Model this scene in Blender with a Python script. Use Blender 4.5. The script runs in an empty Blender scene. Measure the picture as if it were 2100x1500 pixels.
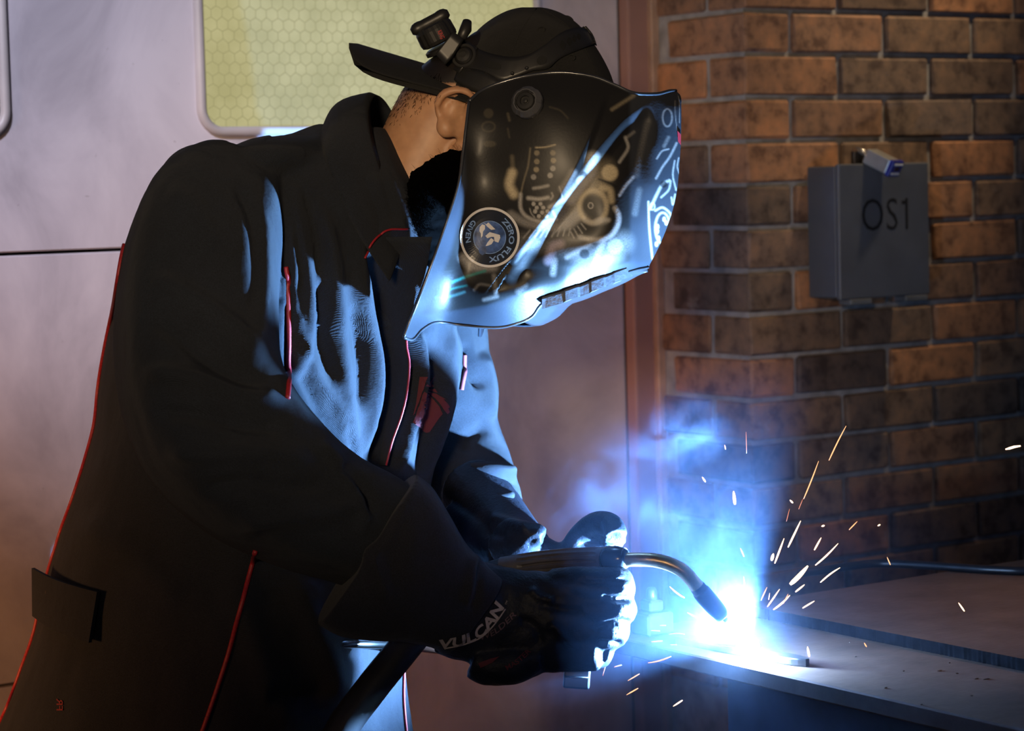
import bpy, bmesh, math, random
import numpy as np
from mathutils import Vector, Matrix, noise
from mathutils.bvhtree import BVHTree

random.seed(7); np.random.seed(7)
S = bpy.context.scene
COL = S.collection

# ------------------------------------------------------------------ camera
FPX = 4958.0                       # focal length in pixels of the 2100 x 1500 frame (85 mm)
YAW, PITCH, ROLL = math.radians(35), math.radians(4.31), math.radians(1.47)
CAM = Vector((0, 0, 1.48))
Rh = Vector((math.cos(YAW), -math.sin(YAW), 0)); Fh = Vector((math.sin(YAW), math.cos(YAW), 0)); Zu = Vector((0, 0, 1))
Fc = Fh * math.cos(PITCH) - Zu * math.sin(PITCH)
U0 = Fh * math.sin(PITCH) + Zu * math.cos(PITCH)
Rc = Rh * math.cos(ROLL) - U0 * math.sin(ROLL)
Uc = Rh * math.sin(ROLL) + U0 * math.cos(ROLL)
cam_d = bpy.data.cameras.new('camera'); cam = bpy.data.objects.new('camera', cam_d); COL.objects.link(cam)
M3 = Matrix((Rc, Uc, -Fc)).transposed()
cam.matrix_world = Matrix.Translation(CAM) @ M3.to_4x4()
cam_d.sensor_width = 36.0; cam_d.lens = FPX / 2100 * 36.0
cam_d.dof.use_dof = True; cam_d.dof.focus_distance = 3.02; cam_d.dof.aperture_fstop = 6.3
cam_d.clip_start = 0.05
S.camera = cam

def ray(x, y):
    return Fc + Rc * ((x - 1050) / FPX) + Uc * ((750 - y) / FPX)
def P(x, y, d):                     # a point of the place: along the sight line of a picture point, d metres deep
    return CAM + ray(x, y) * d
def hitY(x, y, Y): r = ray(x, y); return CAM + r * ((Y - CAM.y) / r.y)
def hitX(x, y, X): r = ray(x, y); return CAM + r * ((X - CAM.x) / r.x)
def hitZ(x, y, Z): r = ray(x, y); return CAM + r * ((Z - CAM.z) / r.z)
A_F, A_R, A_U = np.array(Fc), np.array(Rc), np.array(Uc); A_C = np.array(CAM)
def proj(V):                        # picture coordinates and depth of an (n,3) array
    W = np.asarray(V) - A_C; d = W @ A_F
    return 1050 + FPX * (W @ A_R) / d, 750 - FPX * (W @ A_U) / d, d
def Parr(x, y, d):
    x = np.asarray(x, float); y = np.asarray(y, float); d = np.asarray(d, float)
    return A_C + (A_F + A_R * ((x - 1050) / FPX)[..., None] + A_U * ((750 - y) / FPX)[..., None]) * d[..., None]

# ------------------------------------------------------------------ world, lamps, exposure
S.view_settings.view_transform = 'Standard'; S.view_settings.look = 'None'
S.view_settings.gamma = 1.0; S.view_settings.use_curve_mapping = False
S.view_settings.exposure = 0.0
S.cycles.max_bounces = 5; S.cycles.diffuse_bounces = 3; S.cycles.glossy_bounces = 3; S.cycles.volume_bounces = 0; S.cycles.volume_step_rate = 2.0
W = bpy.data.worlds.new('world'); S.world = W; W.use_nodes = True
W.node_tree.nodes['Background'].inputs[0].default_value = (0.55, 0.62, 1.0, 1)
W.node_tree.nodes['Background'].inputs[1].default_value = 0.036

def spot(name, loc, target, energy, color, size_deg, blend, radius):
    d = bpy.data.lights.new(name, 'SPOT'); o = bpy.data.objects.new(name, d); COL.objects.link(o)
    d.energy = energy; d.color = color; d.spot_size = math.radians(size_deg); d.spot_blend = blend; d.shadow_soft_size = radius
    o.location = loc; o.rotation_euler = (Vector(target) - Vector(loc)).to_track_quat('-Z', 'Y').to_euler()
    return o
TABLE_Z = 0.877
ARC = hitZ(1535, 1318, TABLE_Z + 0.026)
# unseen cool fill added at upper left, aimed at the upper part of the door
spot('door_cool_fill', (-0.6, 0.9, 3.7), P(110, 210, 3.75), 800, (0.82, 0.84, 1.0), 17.5, 1.0, 0.12)
# warm ceiling lamp close to the brick wall, raking down it
spot('ceiling_lamp_warm', (3.3, 2.60, 3.0), hitY(1850, -110, 3.19), 88, (1.0, 0.74, 0.45), 33, 1.0, 0.06)
# added unseen warm fill falling on the welder's neck and helmet from the left and above
spot('neck_warm_fill', (-1.2, -0.8, 1.95), P(830, 290, 3.05), 460, (1.0, 0.74, 0.46), 17, 0.9, 0.2)
# two orange fills added to tint the door's lower left and right end
spot('door_warm_fill', (-0.7, 2.45, 1.1), hitY(120, 1330, 3.47), 170, (1.0, 0.43, 0.14), 46, 1.0, 0.15)
spot('door_warm_fill', (1.5, -1.2, 2.7), hitY(1180, 900, 3.47), 92, (1.0, 0.50, 0.25), 12, 1.0, 0.12)
# small warm fill added to brown the right end of the table
spot('table_warm_fill', (3.5, 1.5, 3.1), hitZ(1990, 1290, TABLE_Z), 60, (1.0, 0.56, 0.32), 20, 1.0, 0.06)
# the arc burns in an inside corner: most of its light leaves towards the welder, a little escapes all round
spot('arc_light', ARC + Vector((0, 0, 0.012)), P(930, 760, 2.96), 380, (0.22, 0.50, 1.0), 130, 0.35, 0.008)
al = bpy.data.lights.new('arc_spill', 'POINT'); al.energy = 2.8; al.color = (0.30, 0.46, 1.0); al.shadow_soft_size = 0.02
alo = bpy.data.objects.new('arc_spill', al); COL.objects.link(alo); alo.location = ARC + Vector((0, 0, 0.022))

# ------------------------------------------------------------------ helpers
def link(name, me, mat=None, parent=None, smooth=False):
    o = bpy.data.objects.new(name, me); COL.objects.link(o)
    if mat is not None:
        for m in (mat if isinstance(mat, (list, tuple)) else [mat]): me.materials.append(m)
    if smooth:
        me.polygons.foreach_set('use_smooth', [True] * len(me.polygons))
    if parent is not None: adopt(o, parent)
    return o
def world_loc(o):
    l = o.location.copy(); p = o.parent
    while p is not None:
        if o.matrix_parent_inverse == Matrix.Identity(4): l = l + p.location
        else: pass
        o = p; p = o.parent
    return l
def adopt(o, parent):
    o.parent = parent
    o.matrix_parent_inverse = Matrix.Translation(-ROOTLOC.get(parent.name, Vector((0, 0, 0))))
    ROOTLOC[o.name] = ROOTLOC.get(o.name, Vector((0, 0, 0)))
ROOTLOC = {}
def mk(name, verts, faces, mat=None, parent=None, smooth=False):
    me = bpy.data.meshes.new(name); me.from_pydata([tuple(v) for v in verts], [], [tuple(f) for f in faces]); me.update()
    return link(name, me, mat, parent, smooth)
def frombm(name, bm, mat=None, parent=None, smooth=False):
    me = bpy.data.meshes.new(name); bmesh.ops.recalc_face_normals(bm, faces=bm.faces[:]); bm.to_mesh(me); bm.free()
    return link(name, me, mat, parent, smooth)
def empty(name, loc):
    o = bpy.data.objects.new(name, None); COL.objects.link(o); o.location = loc; o.empty_display_size = 0.05
    ROOTLOC[o.name] = Vector(loc)
    return o
def tag(o, label=None, cat=None, group=None, kind=None):
    if label: o['label'] = label
    if cat: o['category'] = cat
    if group: o['group'] = group
    if kind: o['kind'] = kind
    return o
def bm_box(bm, lo, hi, bevel=0.0, seg=1):
    r = bmesh.ops.create_cube(bm, size=1.0)
    lo = Vector(lo); hi = Vector(hi)
    for v in r['verts']:
        v.co = Vector([(lo[i] + hi[i]) / 2 + v.co[i] * (hi[i] - lo[i]) for i in range(3)])
    if bevel > 0:
        es = list({e for v in r['verts'] for e in v.link_edges})
        bmesh.ops.bevel(bm, geom=es, offset=bevel, segments=seg, affect='EDGES', profile=0.5)
    return bm
def box(name, lo, hi, mat, parent=None, bevel=0.0, seg=1):
    return frombm(name, bm_box(bmesh.new(), lo, hi, bevel, seg), mat, parent)
def catmull(pts, n):
    """n points along a Catmull-Rom spline through rows of an (m,k) array"""
    pts = np.asarray(pts, float); m = len(pts)
    if m == 2: return pts[0] + (pts[1] - pts[0]) * np.linspace(0, 1, n)[:, None]
    ext = np.vstack([2 * pts[0] - pts[1], pts, 2 * pts[-1] - pts[-2]])
    t = np.linspace(0, m - 1, n); i = np.minimum(t.astype(int), m - 2); f = (t - i)[:, None]
    p0, p1, p2, p3 = ext[i], ext[i + 1], ext[i + 2], ext[i + 3]
    return 0.5 * (2 * p1 + (p2 - p0) * f + (2 * p0 - 5 * p1 + 4 * p2 - p3) * f ** 2 + (3 * p1 - p0 - 3 * p2 + p3) * f ** 3)
def loft_mesh(rings, closed=True, caps=True):
    """verts, faces of a skin over rings (each (k,3))"""
    R = np.asarray(rings); n, k = R.shape[:2]
    V = [tuple(p) for ring in R for p in ring]; F = []
    for i in range(n - 1):
        for j in range(k if closed else k - 1):
            a, b = i * k + j, i * k + (j + 1) % k
            F.append((a, b, b + k, a + k))
    if caps and closed:
        V.append(tuple(R[0].mean(0))); c0 = len(V) - 1
        V.append(tuple(R[-1].mean(0))); c1 = len(V) - 1
        for j in range(k):
            F.append((c0, (j + 1) % k, j)); F.append((c1, (n - 1) * k + j, (n - 1) * k + (j + 1) % k))
    return V, F
def frames(C):
    """parallel-transported frames along (n,3) path"""
    T = np.gradient(C, axis=0); T /= np.linalg.norm(T, axis=1)[:, None] + 1e-12
    up = A_F if abs(T[0] @ A_F) < 0.9 else A_U
    N = up - T[0] * (up @ T[0]); N /= np.linalg.norm(N); out = []
    for t in T:
        N = N - t * (N @ t); N /= np.linalg.norm(N) + 1e-12
        out.append((t, N, np.cross(t, N)))
    return out
def tube_rings(C, rn, rb, k=24, e=2.0):
    """rings round path C; rn radius along the (depth-ish) normal, rb across"""
    C = np.asarray(C, float); n = len(C); rn = np.broadcast_to(rn, n); rb = np.broadcast_to(rb, n)
    a = np.linspace(0, 2 * math.pi, k, endpoint=False)
    ca = np.sign(np.cos(a)) * np.abs(np.cos(a)) ** (2 / e); sa = np.sign(np.sin(a)) * np.abs(np.sin(a)) ** (2 / e)
    return [C[i] + np.outer(ca * rn[i], N) + np.outer(sa * rb[i], B) for i, (t, N, B) in enumerate(frames(C))]
def tube(name, C, r, mat, parent=None, k=10, round_ends=False, r2=None):
    C = np.asarray([tuple(c) for c in C], float); n = len(C)
    r = np.array(np.broadcast_to(r, n), float)
    V, F = loft_mesh(tube_rings(C, r, r if r2 is None else np.broadcast_to(r2, n), k))
    return mk(name, V, F, mat, parent, True)
def add_tri_bm(bm, V, F):
    vs = [bm.verts.new(tuple(v)) for v in V]
    for f in F:
        try: bm.faces.new([vs[i] for i in f])
        except ValueError: pass
def remeshed(name, parts, voxel, smooth=4):
    """one continuous closed surface over the union of closed (V,F) solids"""
    bm = bmesh.new()
    for V, F in parts: add_tri_bm(bm, V, F)
    bmesh.ops.recalc_face_normals(bm, faces=bm.faces[:])
    me = bpy.data.meshes.new(name + '_src'); bm.to_mesh(me); bm.free()
    o = bpy.data.objects.new(name + '_src', me); COL.objects.link(o)
    m = o.modifiers.new('r', 'REMESH'); m.mode = 'VOXEL'; m.voxel_size = voxel
    if smooth:
        m = o.modifiers.new('s', 'SMOOTH'); m.iterations = smooth; m.factor = 0.5
    dg = bpy.context.evaluated_depsgraph_get()
    out = bpy.data.meshes.new_from_object(o.evaluated_get(dg), depsgraph=dg); out.name = name
    bpy.data.objects.remove(o); bpy.data.meshes.remove(me)
    return out
def get_co(me):
    a = np.empty(len(me.vertices) * 3, np.float32); me.vertices.foreach_get('co', a); return a.reshape(-1, 3).astype(float)
def get_no(me):
    a = np.empty(len(me.vertices) * 3, np.float32); me.vertices.foreach_get('normal', a); return a.reshape(-1, 3).astype(float)
def set_co(me, V):
    me.vertices.foreach_set('co', np.asarray(V, np.float32).ravel()); me.update()
def seg_dist(x, y, line):
    """distance to a polyline and the position (0..1) along it, for arrays x, y"""
    L = np.asarray(line, float); best = np.full(x.shape, 1e9); pos = np.zeros(x.shape); side = np.zeros(x.shape)
    seg = np.linalg.norm(np.diff(L[:, :2], axis=0), axis=1); cum = np.concatenate([[0], np.cumsum(seg)])
    for i in range(len(L) - 1):
        ax, ay = L[i, :2]; bx, by = L[i + 1, :2]; dx, dy = bx - ax, by - ay
        t = np.clip(((x - ax) * dx + (y - ay) * dy) / (dx * dx + dy * dy + 1e-9), 0, 1)
        d = np.hypot(x - ax - t * dx, y - ay - t * dy); m = d < best
        best = np.where(m, d, best); pos = np.where(m, (cum[i] + t * seg[i]) / cum[-1], pos)
        side = np.where(m, np.sign((x - ax) * dy - (y - ay) * dx), side)
    return best, pos, side
def bvh(*objs):
    V, F = [], []
    for o in objs:
        b = len(V); V += [tuple(v.co) for v in o.data.vertices]; F += [tuple(i + b for i in p.vertices) for p in o.data.polygons]
    return BVHTree.FromPolygons(V, F)
def cast(T, x, y):
    """where the sight line of a picture point meets a surface: location, normal (towards the viewer)"""
    r = ray(x, y).normalized(); l, n, i, d = T.ray_cast(CAM, r)
    if l is None: return None, None
    if n.dot(r) > 0: n = -n
    return l, n
def on(T, x, y, off, fallback=None):
    l, n = cast(T, x, y)
    if l is None: return fallback
    return l + n * off
def strip(name, T, top, bot, off, thick, mat, parent=None, n=40, m=4, dflt=None, smooth=True):
    """a band lying on surface T between two picture lines, with real thickness"""
    a = catmull(top, n); b = catmull(bot, n); front = []; back = []; last = dflt
    for i in range(n):
        rf, rb_ = [], []
        for j in range(m + 1):
            q = a[i] + (b[i] - a[i]) * j / m; l, nn = cast(T, q[0], q[1])
            if l is None:
                d = last if last is not None else 3.1; l = P(q[0], q[1], d); nn = -Fc
            else: last = (l - CAM).dot(Fc)
            rf.append(l + nn * (off + thick)); rb_.append(l + nn * off)
        front.append(rf); back.append(rb_)
    rings = [f + list(reversed(bk)) for f, bk in zip(front, back)]
    V, F = loft_mesh(np.array([[tuple(p) for p in r] for r in rings]))
    bm = bmesh.new(); add_tri_bm(bm, V, F)
    return frombm(name, bm, mat, parent, smooth)
def piping(name, T, pts, r, mat, parent=None, n=60, off=0.0, dflt=None):
    q = catmull(pts, n); C = []; last = dflt
    for x, y in q:
        l, nn = cast(T, x, y)
        if l is None:
            if last is None: continue
            C.append(tuple(P(x, y, last)))
        else:
            last = (l - CAM).dot(Fc); C.append(tuple(l + nn * off))
    C = np.array(C)
    for _ in range(3): C[1:-1] = (C[:-2] + C[1:-1] * 2 + C[2:]) / 4
    return tube(name, C, r, mat, parent, 8)
def decal(name, T, polys, off, mat, parent=None, cell=0.0, thick=0.0006):
    """flat print laid on surface T: polys are lists of picture points (outline only); cut into small cells so that it follows the surface"""
    bm = bmesh.new()
    for poly in polys:
        vs = [bm.verts.new((x, y, 0)) for x, y in poly]
        try: bm.faces.new(vs)
        except ValueError: pass
    bmesh.ops.triangulate(bm, faces=bm.faces[:])
    return decal_bm(name, T, bm, off, mat, parent, cell)
def decal_bm(name, T, bm, off, mat, parent=None, cell=0.0):
    if cell > 0:
        for _ in range(4):
            es = [e for e in bm.edges if e.calc_length() > cell]
            if not es: break
            bmesh.ops.subdivide_edges(bm, edges=es, cuts=1)
            bmesh.ops.triangulate(bm, faces=bm.faces[:])
    bad = []
    for v in bm.verts:
        p = on(T, v.co.x, v.co.y, off)
        if p is None: bad.append(v)
        else: v.co = p
    bmesh.ops.delete(bm, geom=bad, context='VERTS')
    for f in bm.faces:
        if f.normal.dot(Fc) > 0: f.normal_flip()
    me = bpy.data.meshes.new(name); bm.to_mesh(me); bm.free()
    return link(name, me, mat, parent)
def text_bm(body, size=1.0, align='CENTER', shear=0.0, bold=0.0, spacing=1.0, depth=0.0):
    cu = bpy.data.curves.new('lettering', 'FONT'); cu.body = body; cu.size = size; cu.align_x = align; cu.align_y = 'CENTER'
    cu.shear = shear; cu.offset = bold; cu.space_character = spacing; cu.extrude = depth; cu.resolution_u = 3
    o = bpy.data.objects.new('lettering', cu); COL.objects.link(o)
    dg = bpy.context.evaluated_depsgraph_get(); me = bpy.data.meshes.new_from_object(o.evaluated_get(dg), depsgraph=dg)
    bm = bmesh.new(); bm.from_mesh(me); bpy.data.objects.remove(o); bpy.data.meshes.remove(me); bpy.data.curves.remove(cu)
    bmesh.ops.triangulate(bm, faces=bm.faces[:])
    return bm

# ------------------------------------------------------------------ materials
def newmat(name):
    m = bpy.data.materials.new(name); m.use_nodes = True; nt = m.node_tree
    return m, nt, nt.nodes['Principled BSDF']
def N(nt, typ, **kw):
    n = nt.nodes.new(typ)
    for k, v in kw.items():
        if k.startswith('i_'): n.inputs[int(k[2:]) if k[2:].isdigit() else k[2:]].default_value = v
        else: setattr(n, k, v)
    return n
def ramp(nt, stops):
    r = nt.nodes.new('ShaderNodeValToRGB'); e = r.color_ramp.elements
    while len(e) > 1: e.remove(e[0])
    e[0].position = stops[0][0]; e[0].color = (*stops[0][1], 1)
    for p, c in stops[1:]:
        q = e.new(p); q.color = (*c, 1)
    return r
def mat(name, col, rough=0.6, metal=0.0, var=0.25, scale=20.0, bump=0.0, bscale=200.0, spec=0.5, coat=0.0, sheen=0.0):
    """plain coloured material with procedural mottling and fine relief"""
    m, nt, b = newmat(name); L = nt.links.new
    tc = N(nt, 'ShaderNodeTexCoord'); nz = N(nt, 'ShaderNodeTexNoise'); nz.inputs['Scale'].default_value = scale; nz.inputs['Detail'].default_value = 6
    L(tc.outputs['Object'], nz.inputs['Vector'])
    lo = tuple(c * (1 - var) for c in col); hi = tuple(min(1, c * (1 + var)) for c in col)
    r = ramp(nt, [(0.3, lo), (0.7, hi)]); L(nz.outputs['Fac'], r.inputs[0]); L(r.outputs[0], b.inputs['Base Color'])
    b.inputs['Roughness'].default_value = rough; b.inputs['Metallic'].default_value = metal
    b.inputs['Specular IOR Level'].default_value = spec
    if coat: b.inputs['Coat Weight'].default_value = coat; b.inputs['Coat Roughness'].default_value = 0.12
    if sheen: b.inputs['Sheen Weight'].default_value = sheen; b.inputs['Sheen Roughness'].default_value = 0.5
    if bump:
        n2 = N(nt, 'ShaderNodeTexNoise'); n2.inputs['Scale'].default_value = bscale; n2.inputs['Detail'].default_value = 4
        L(tc.outputs['Object'], n2.inputs['Vector'])
        bp = N(nt, 'ShaderNodeBump'); bp.inputs['Strength'].default_value = bump; bp.inputs['Distance'].default_value = 0.002
        L(n2.outputs['Fac'], bp.inputs['Height']); L(bp.outputs[0], b.inputs['Normal'])
    return m
def glow(name, col, strength):
    m, nt, b = newmat(name)
    b.inputs['Base Color'].default_value = (0, 0, 0, 1)
    b.inputs['Emission Color'].default_value = (*col, 1); b.inputs['Emission Strength'].default_value = strength
    return m
# ================================================================== THE PLACE
YF = 3.186                      # face of the brick wall
XC = 2.737                      # brick corner
YD = 3.470                      # face of the sliding door
ZTOP = 2.35
# ---- materials
def brick_mat():
    m, nt, b = newmat('fired_brick'); L = nt.links.new
    oi = N(nt, 'ShaderNodeObjectInfo'); geo = N(nt, 'ShaderNodeNewGeometry')
    r = ramp(nt, [(0.0, (0.10, 0.07, 0.055)), (0.18, (0.26, 0.165, 0.105)), (0.36, (0.13, 0.095, 0.075)), (0.55, (0.42, 0.20, 0.095)), (0.7, (0.17, 0.125, 0.10)), (0.85, (0.34, 0.20, 0.11)), (1.0, (0.20, 0.11, 0.075))])
    L(oi.outputs['Random'], r.inputs[0])
    nz = N(nt, 'ShaderNodeTexNoise'); nz.inputs['Scale'].default_value = 26; nz.inputs['Detail'].default_value = 8; nz.inputs['Roughness'].default_value = 0.65
    L(geo.outputs['Position'], nz.inputs['Vector'])
    r2 = ramp(nt, [(0.36, (0.28, 0.25, 0.27)), (0.5, (0.85, 0.85, 0.85)), (0.68, (1.35, 1.2, 1.05))]); L(nz.outputs['Fac'], r2.inputs[0])
    mx = N(nt, 'ShaderNodeMix', data_type='RGBA', blend_type='MULTIPLY'); mx.inputs[0].default_value = 0.85
    L(r.outputs[0], mx.inputs[6]); L(r2.outputs[0], mx.inputs[7])
    nz3 = N(nt, 'ShaderNodeTexNoise'); nz3.inputs['Scale'].default_value = 9; nz3.inputs['Detail'].default_value = 9; nz3.inputs['Roughness'].default_value = 0.7
    L(geo.outputs['Position'], nz3.inputs['Vector'])
    r3 = ramp(nt, [(0.66, (0, 0, 0)), (0.74, (0.5, 0.5, 0.5))]); L(nz3.outputs['Fac'], r3.inputs[0])
    mx2 = N(nt, 'ShaderNodeMix', data_type='RGBA'); L(r3.outputs[0], mx2.inputs[0]); L(mx.outputs[2], mx2.inputs[6]); mx2.inputs[7].default_value = (0.42, 0.38, 0.34, 1)
    L(mx2.outputs[2], b.inputs['Base Color']); b.inputs['Roughness'].default_value = 0.75
    bp = N(nt, 'ShaderNodeBump'); bp.inputs['Strength'].default_value = 0.6; bp.inputs['Distance'].default_value = 0.004
    L(nz.outputs['Fac'], bp.inputs['Height']); L(bp.outputs[0], b.inputs['Normal'])
    return m
M_brick = brick_mat()
M_mortar = mat('mortar', (0.27, 0.265, 0.27), 0.9, var=0.3, scale=30, bump=0.6, bscale=300)
def door_mat():
    m, nt, b = newmat('door_paint'); L = nt.links.new
    geo = N(nt, 'ShaderNodeNewGeometry')
    def nz(scale, det, stretch=(1, 1, 1)):
        mp = N(nt, 'ShaderNodeMapping'); mp.inputs['Scale'].default_value = stretch; L(geo.outputs['Position'], mp.inputs['Vector'])
        n = N(nt, 'ShaderNodeTexNoise'); n.inputs['Scale'].default_value = scale; n.inputs['Detail'].default_value = det; n.inputs['Roughness'].default_value = 0.6
        n.inputs['Distortion'].default_value = 0.6
        L(mp.outputs[0], n.inputs['Vector']); return n
    a = nz(5, 6, (1, 1, 0.7)); r = ramp(nt, [(0.33, (0.33, 0.30, 0.345)), (0.5, (0.44, 0.40, 0.455)), (0.64, (0.52, 0.475, 0.53))]); L(a.outputs['Fac'], r.inputs[0])
    c = nz(60, 8); r2 = ramp(nt, [(0.69, (1, 1, 1)), (0.76, (0.35, 0.3, 0.28))]); L(c.outputs['Fac'], r2.inputs[0])
    mx = N(nt, 'ShaderNodeMix', data_type='RGBA', blend_type='MULTIPLY'); mx.inputs[0].default_value = 0.8
    L(r.outputs[0], mx.inputs[6]); L(r2.outputs[0], mx.inputs[7])
    L(mx.outputs[2], b.inputs['Base Color']); b.inputs['Roughness'].default_value = 0.55
    bp = N(nt, 'ShaderNodeBump'); bp.inputs['Strength'].default_value = 0.15; bp.inputs['Distance'].default_value = 0.003
    L(a.outputs['Fac'], bp.inputs['Height']); L(bp.outputs[0], b.inputs['Normal'])
    return m
M_door = door_mat()
M_jamb = mat('jamb_paint', (0.30, 0.17, 0.145), 0.5, var=0.15, scale=6)
M_dark = mat('gap_dark', (0.012, 0.013, 0.018), 0.6)
M_frame = mat('window_gasket', (0.40, 0.36, 0.37), 0.45, var=0.12, scale=8)
M_floor = mat('concrete', (0.16, 0.14, 0.13), 0.85, var=0.3, scale=4, bump=0.3)

# ---- floor
fl = box('floor', (-2.5, -2.0, -0.05), (6.0, 3.9, 0.0), M_floor); tag(fl, 'grey concrete workshop floor', 'floor', kind='structure')
# ---- brick wall: mortar core, every brick a piece of its own, proud of the joints
wall = frombm('wall_right', bm_box(bmesh.new(), (XC + 0.006, YF + 0.0105, 0), (5.2, YF + 0.30, ZTOP)), M_mortar)
tag(wall, 'mottled brown brick wall to the right of the door', 'wall', kind='structure')
ROOTLOC[wall.name] = Vector((0, 0, 0))
BL, BH, BD, JT, CO = 0.2125, 0.0655, 0.1, 0.0115, 0.075
def brick_mesh(name, l, seed):
    bm = bm_box(bmesh.new(), (0, 0, 0), (l, BD, BH), 0.0035, 1)
    rnd = random.Random(seed)
    for v in bm.verts: v.co += Vector([rnd.uniform(-1, 1) * 0.0016 for _ in range(3)])
    bmesh.ops.recalc_face_normals(bm, faces=bm.faces[:])
    me = bpy.data.meshes.new(name); bm.to_mesh(me); bm.free(); me.materials.append(M_brick); return me
ME = {k: [brick_mesh('brick', l, i * 7 + len(k)) for i in range(5)] for k, l in (('s', BL), ('h', BD), ('c', 0.145))}
def put(kind, loc, rz):
    o = bpy.data.objects.new('brick', random.choice(ME[kind])); COL.objects.link(o)
    o.parent = wall; o.location = loc; o.rotation_euler = (0, 0, rz + random.uniform(-.004, .004))
zj = hitX(1541, 200.5, XC).z    # a bed joint seen at this height on the corner
z0 = zj - CO * round((zj - 0.55) / CO)
row = 0; z = z0
while z + BH < 2.06:
    par = int(round((zj - z) / CO)) % 2
    zz = z + JT / 2
    if par == 1:     # stretcher turns into the reveal, its header shows in the face
        put('s', (XC + BD, YF, zz), math.pi / 2)
        x = XC + BD + JT
    else:            # stretcher in the face, header then stretcher in the reveal
        put('s', (XC, YF, zz), 0)
        put('c', (XC + BD, YF + BD + JT, zz), math.pi / 2)
        x = XC + BL + JT
    while x < 3.95:
        put('s', (x, YF + random.uniform(-.0015, .0015), zz), 0); x += BL + JT
    z += CO; row += 1
# ---- door jamb between bricks and door
def jx(px): return hitY(px, 700, YD).x
xj0, xj1 = hitY(1302, 700, YD - 0.03).x, hitY(1352, 700, YD - 0.03).x
o = box('trim_1', (xj0, YD - 0.03, 0), (XC + 0.03, YD + 0.12, ZTOP), M_jamb, bevel=0.004, seg=2); tag(o, 'reddish brown painted steel jamb between the door and the brick reveal', 'door frame', kind='structure')
o = box('trim_2', (xj1 - 0.012, YD - 0.042, 0), (xj1 + 0.006, YD - 0.02, ZTOP), mat('jamb_edge', (0.34, 0.22, 0.16), 0.6), bevel=0.002); tag(o, 'narrow tan edge strip of the jamb against the bricks', 'trim', kind='structure')
# ---- sliding door of horizontal sections
door = empty('door_1', (1.6, YD, 0)); tag(door, 'large pale sectional workshop door with wired glass windows', 'door', kind='structure')
xr = hitY(1284, 700, YD).x
zs = [0.0] + sorted([hitY(20, 1406, YD).z, hitY(130, 517, YD).z, hitY(130, 517, YD).z + (hitY(130, 517, YD).z - hitY(20, 1406, YD).z)])
for i in range(len(zs) - 1):
    box('door_panel', (-1.4, YD, zs[i] + 0.0025), (xr, YD + 0.045, zs[i + 1] - 0.0025), M_door, door, 0.002)
box('gap_shade', (xr + 0.0005, YD - 0.004, 0.0), (xj0 - 0.0005, YD + 0.05, ZTOP), M_dark, door, 0.003)  # dark strip put where the gap to the jamb lies in shade
box('seam_backing', (-1.4, YD + 0.045, 0), (xr, YD + 0.06, zs[-1]), M_dark, door)
# ---- windows with wired glass, lit from the room behind
def round_rect(x0, x1, z0, z1, r, n=8):
    pts = []
    for cx, cz, a0 in ((x1 - r, z1 - r, 0), (x0 + r, z1 - r, 90), (x0 + r, z0 + r, 180), (x1 - r, z0 + r, 270)):
        for i in range(n + 1):
            a = math.radians(a0 + 90 * i / n); pts.append((cx + r * math.cos(a), cz + r * math.sin(a)))
    return pts
def glass_mat():
    m, nt, b = newmat('wired_glass'); L = nt.links.new
    geo = N(nt, 'ShaderNodeNewGeometry'); n = N(nt, 'ShaderNodeTexNoise'); n.inputs['Scale'].default_value = 16; n.inputs['Detail'].default_value = 5
    L(geo.outputs['Position'], n.inputs['Vector'])
    r = ramp(nt, [(0.3, (0.50, 0.46, 0.21)), (0.7, (0.64, 0.59, 0.30))]); L(n.outputs['Fac'], r.inputs[0])
    L(r.outputs[0], b.inputs['Emission Color']); b.inputs['Emission Strength'].default_value = 0.78
    b.inputs['Base Color'].default_value = (0.02, 0.02, 0.015, 1); b.inputs['Roughness'].default_value = 0.35
    return m
M_glass = glass_mat(); M_glass2 = mat('dim_glass', (0.05, 0.075, 0.07), 0.3)
M_wire = glow('glowing_wire', (0.42, 0.385, 0.18), 0.74)  # wire given its own glow to stay close to the lit pane
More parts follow.
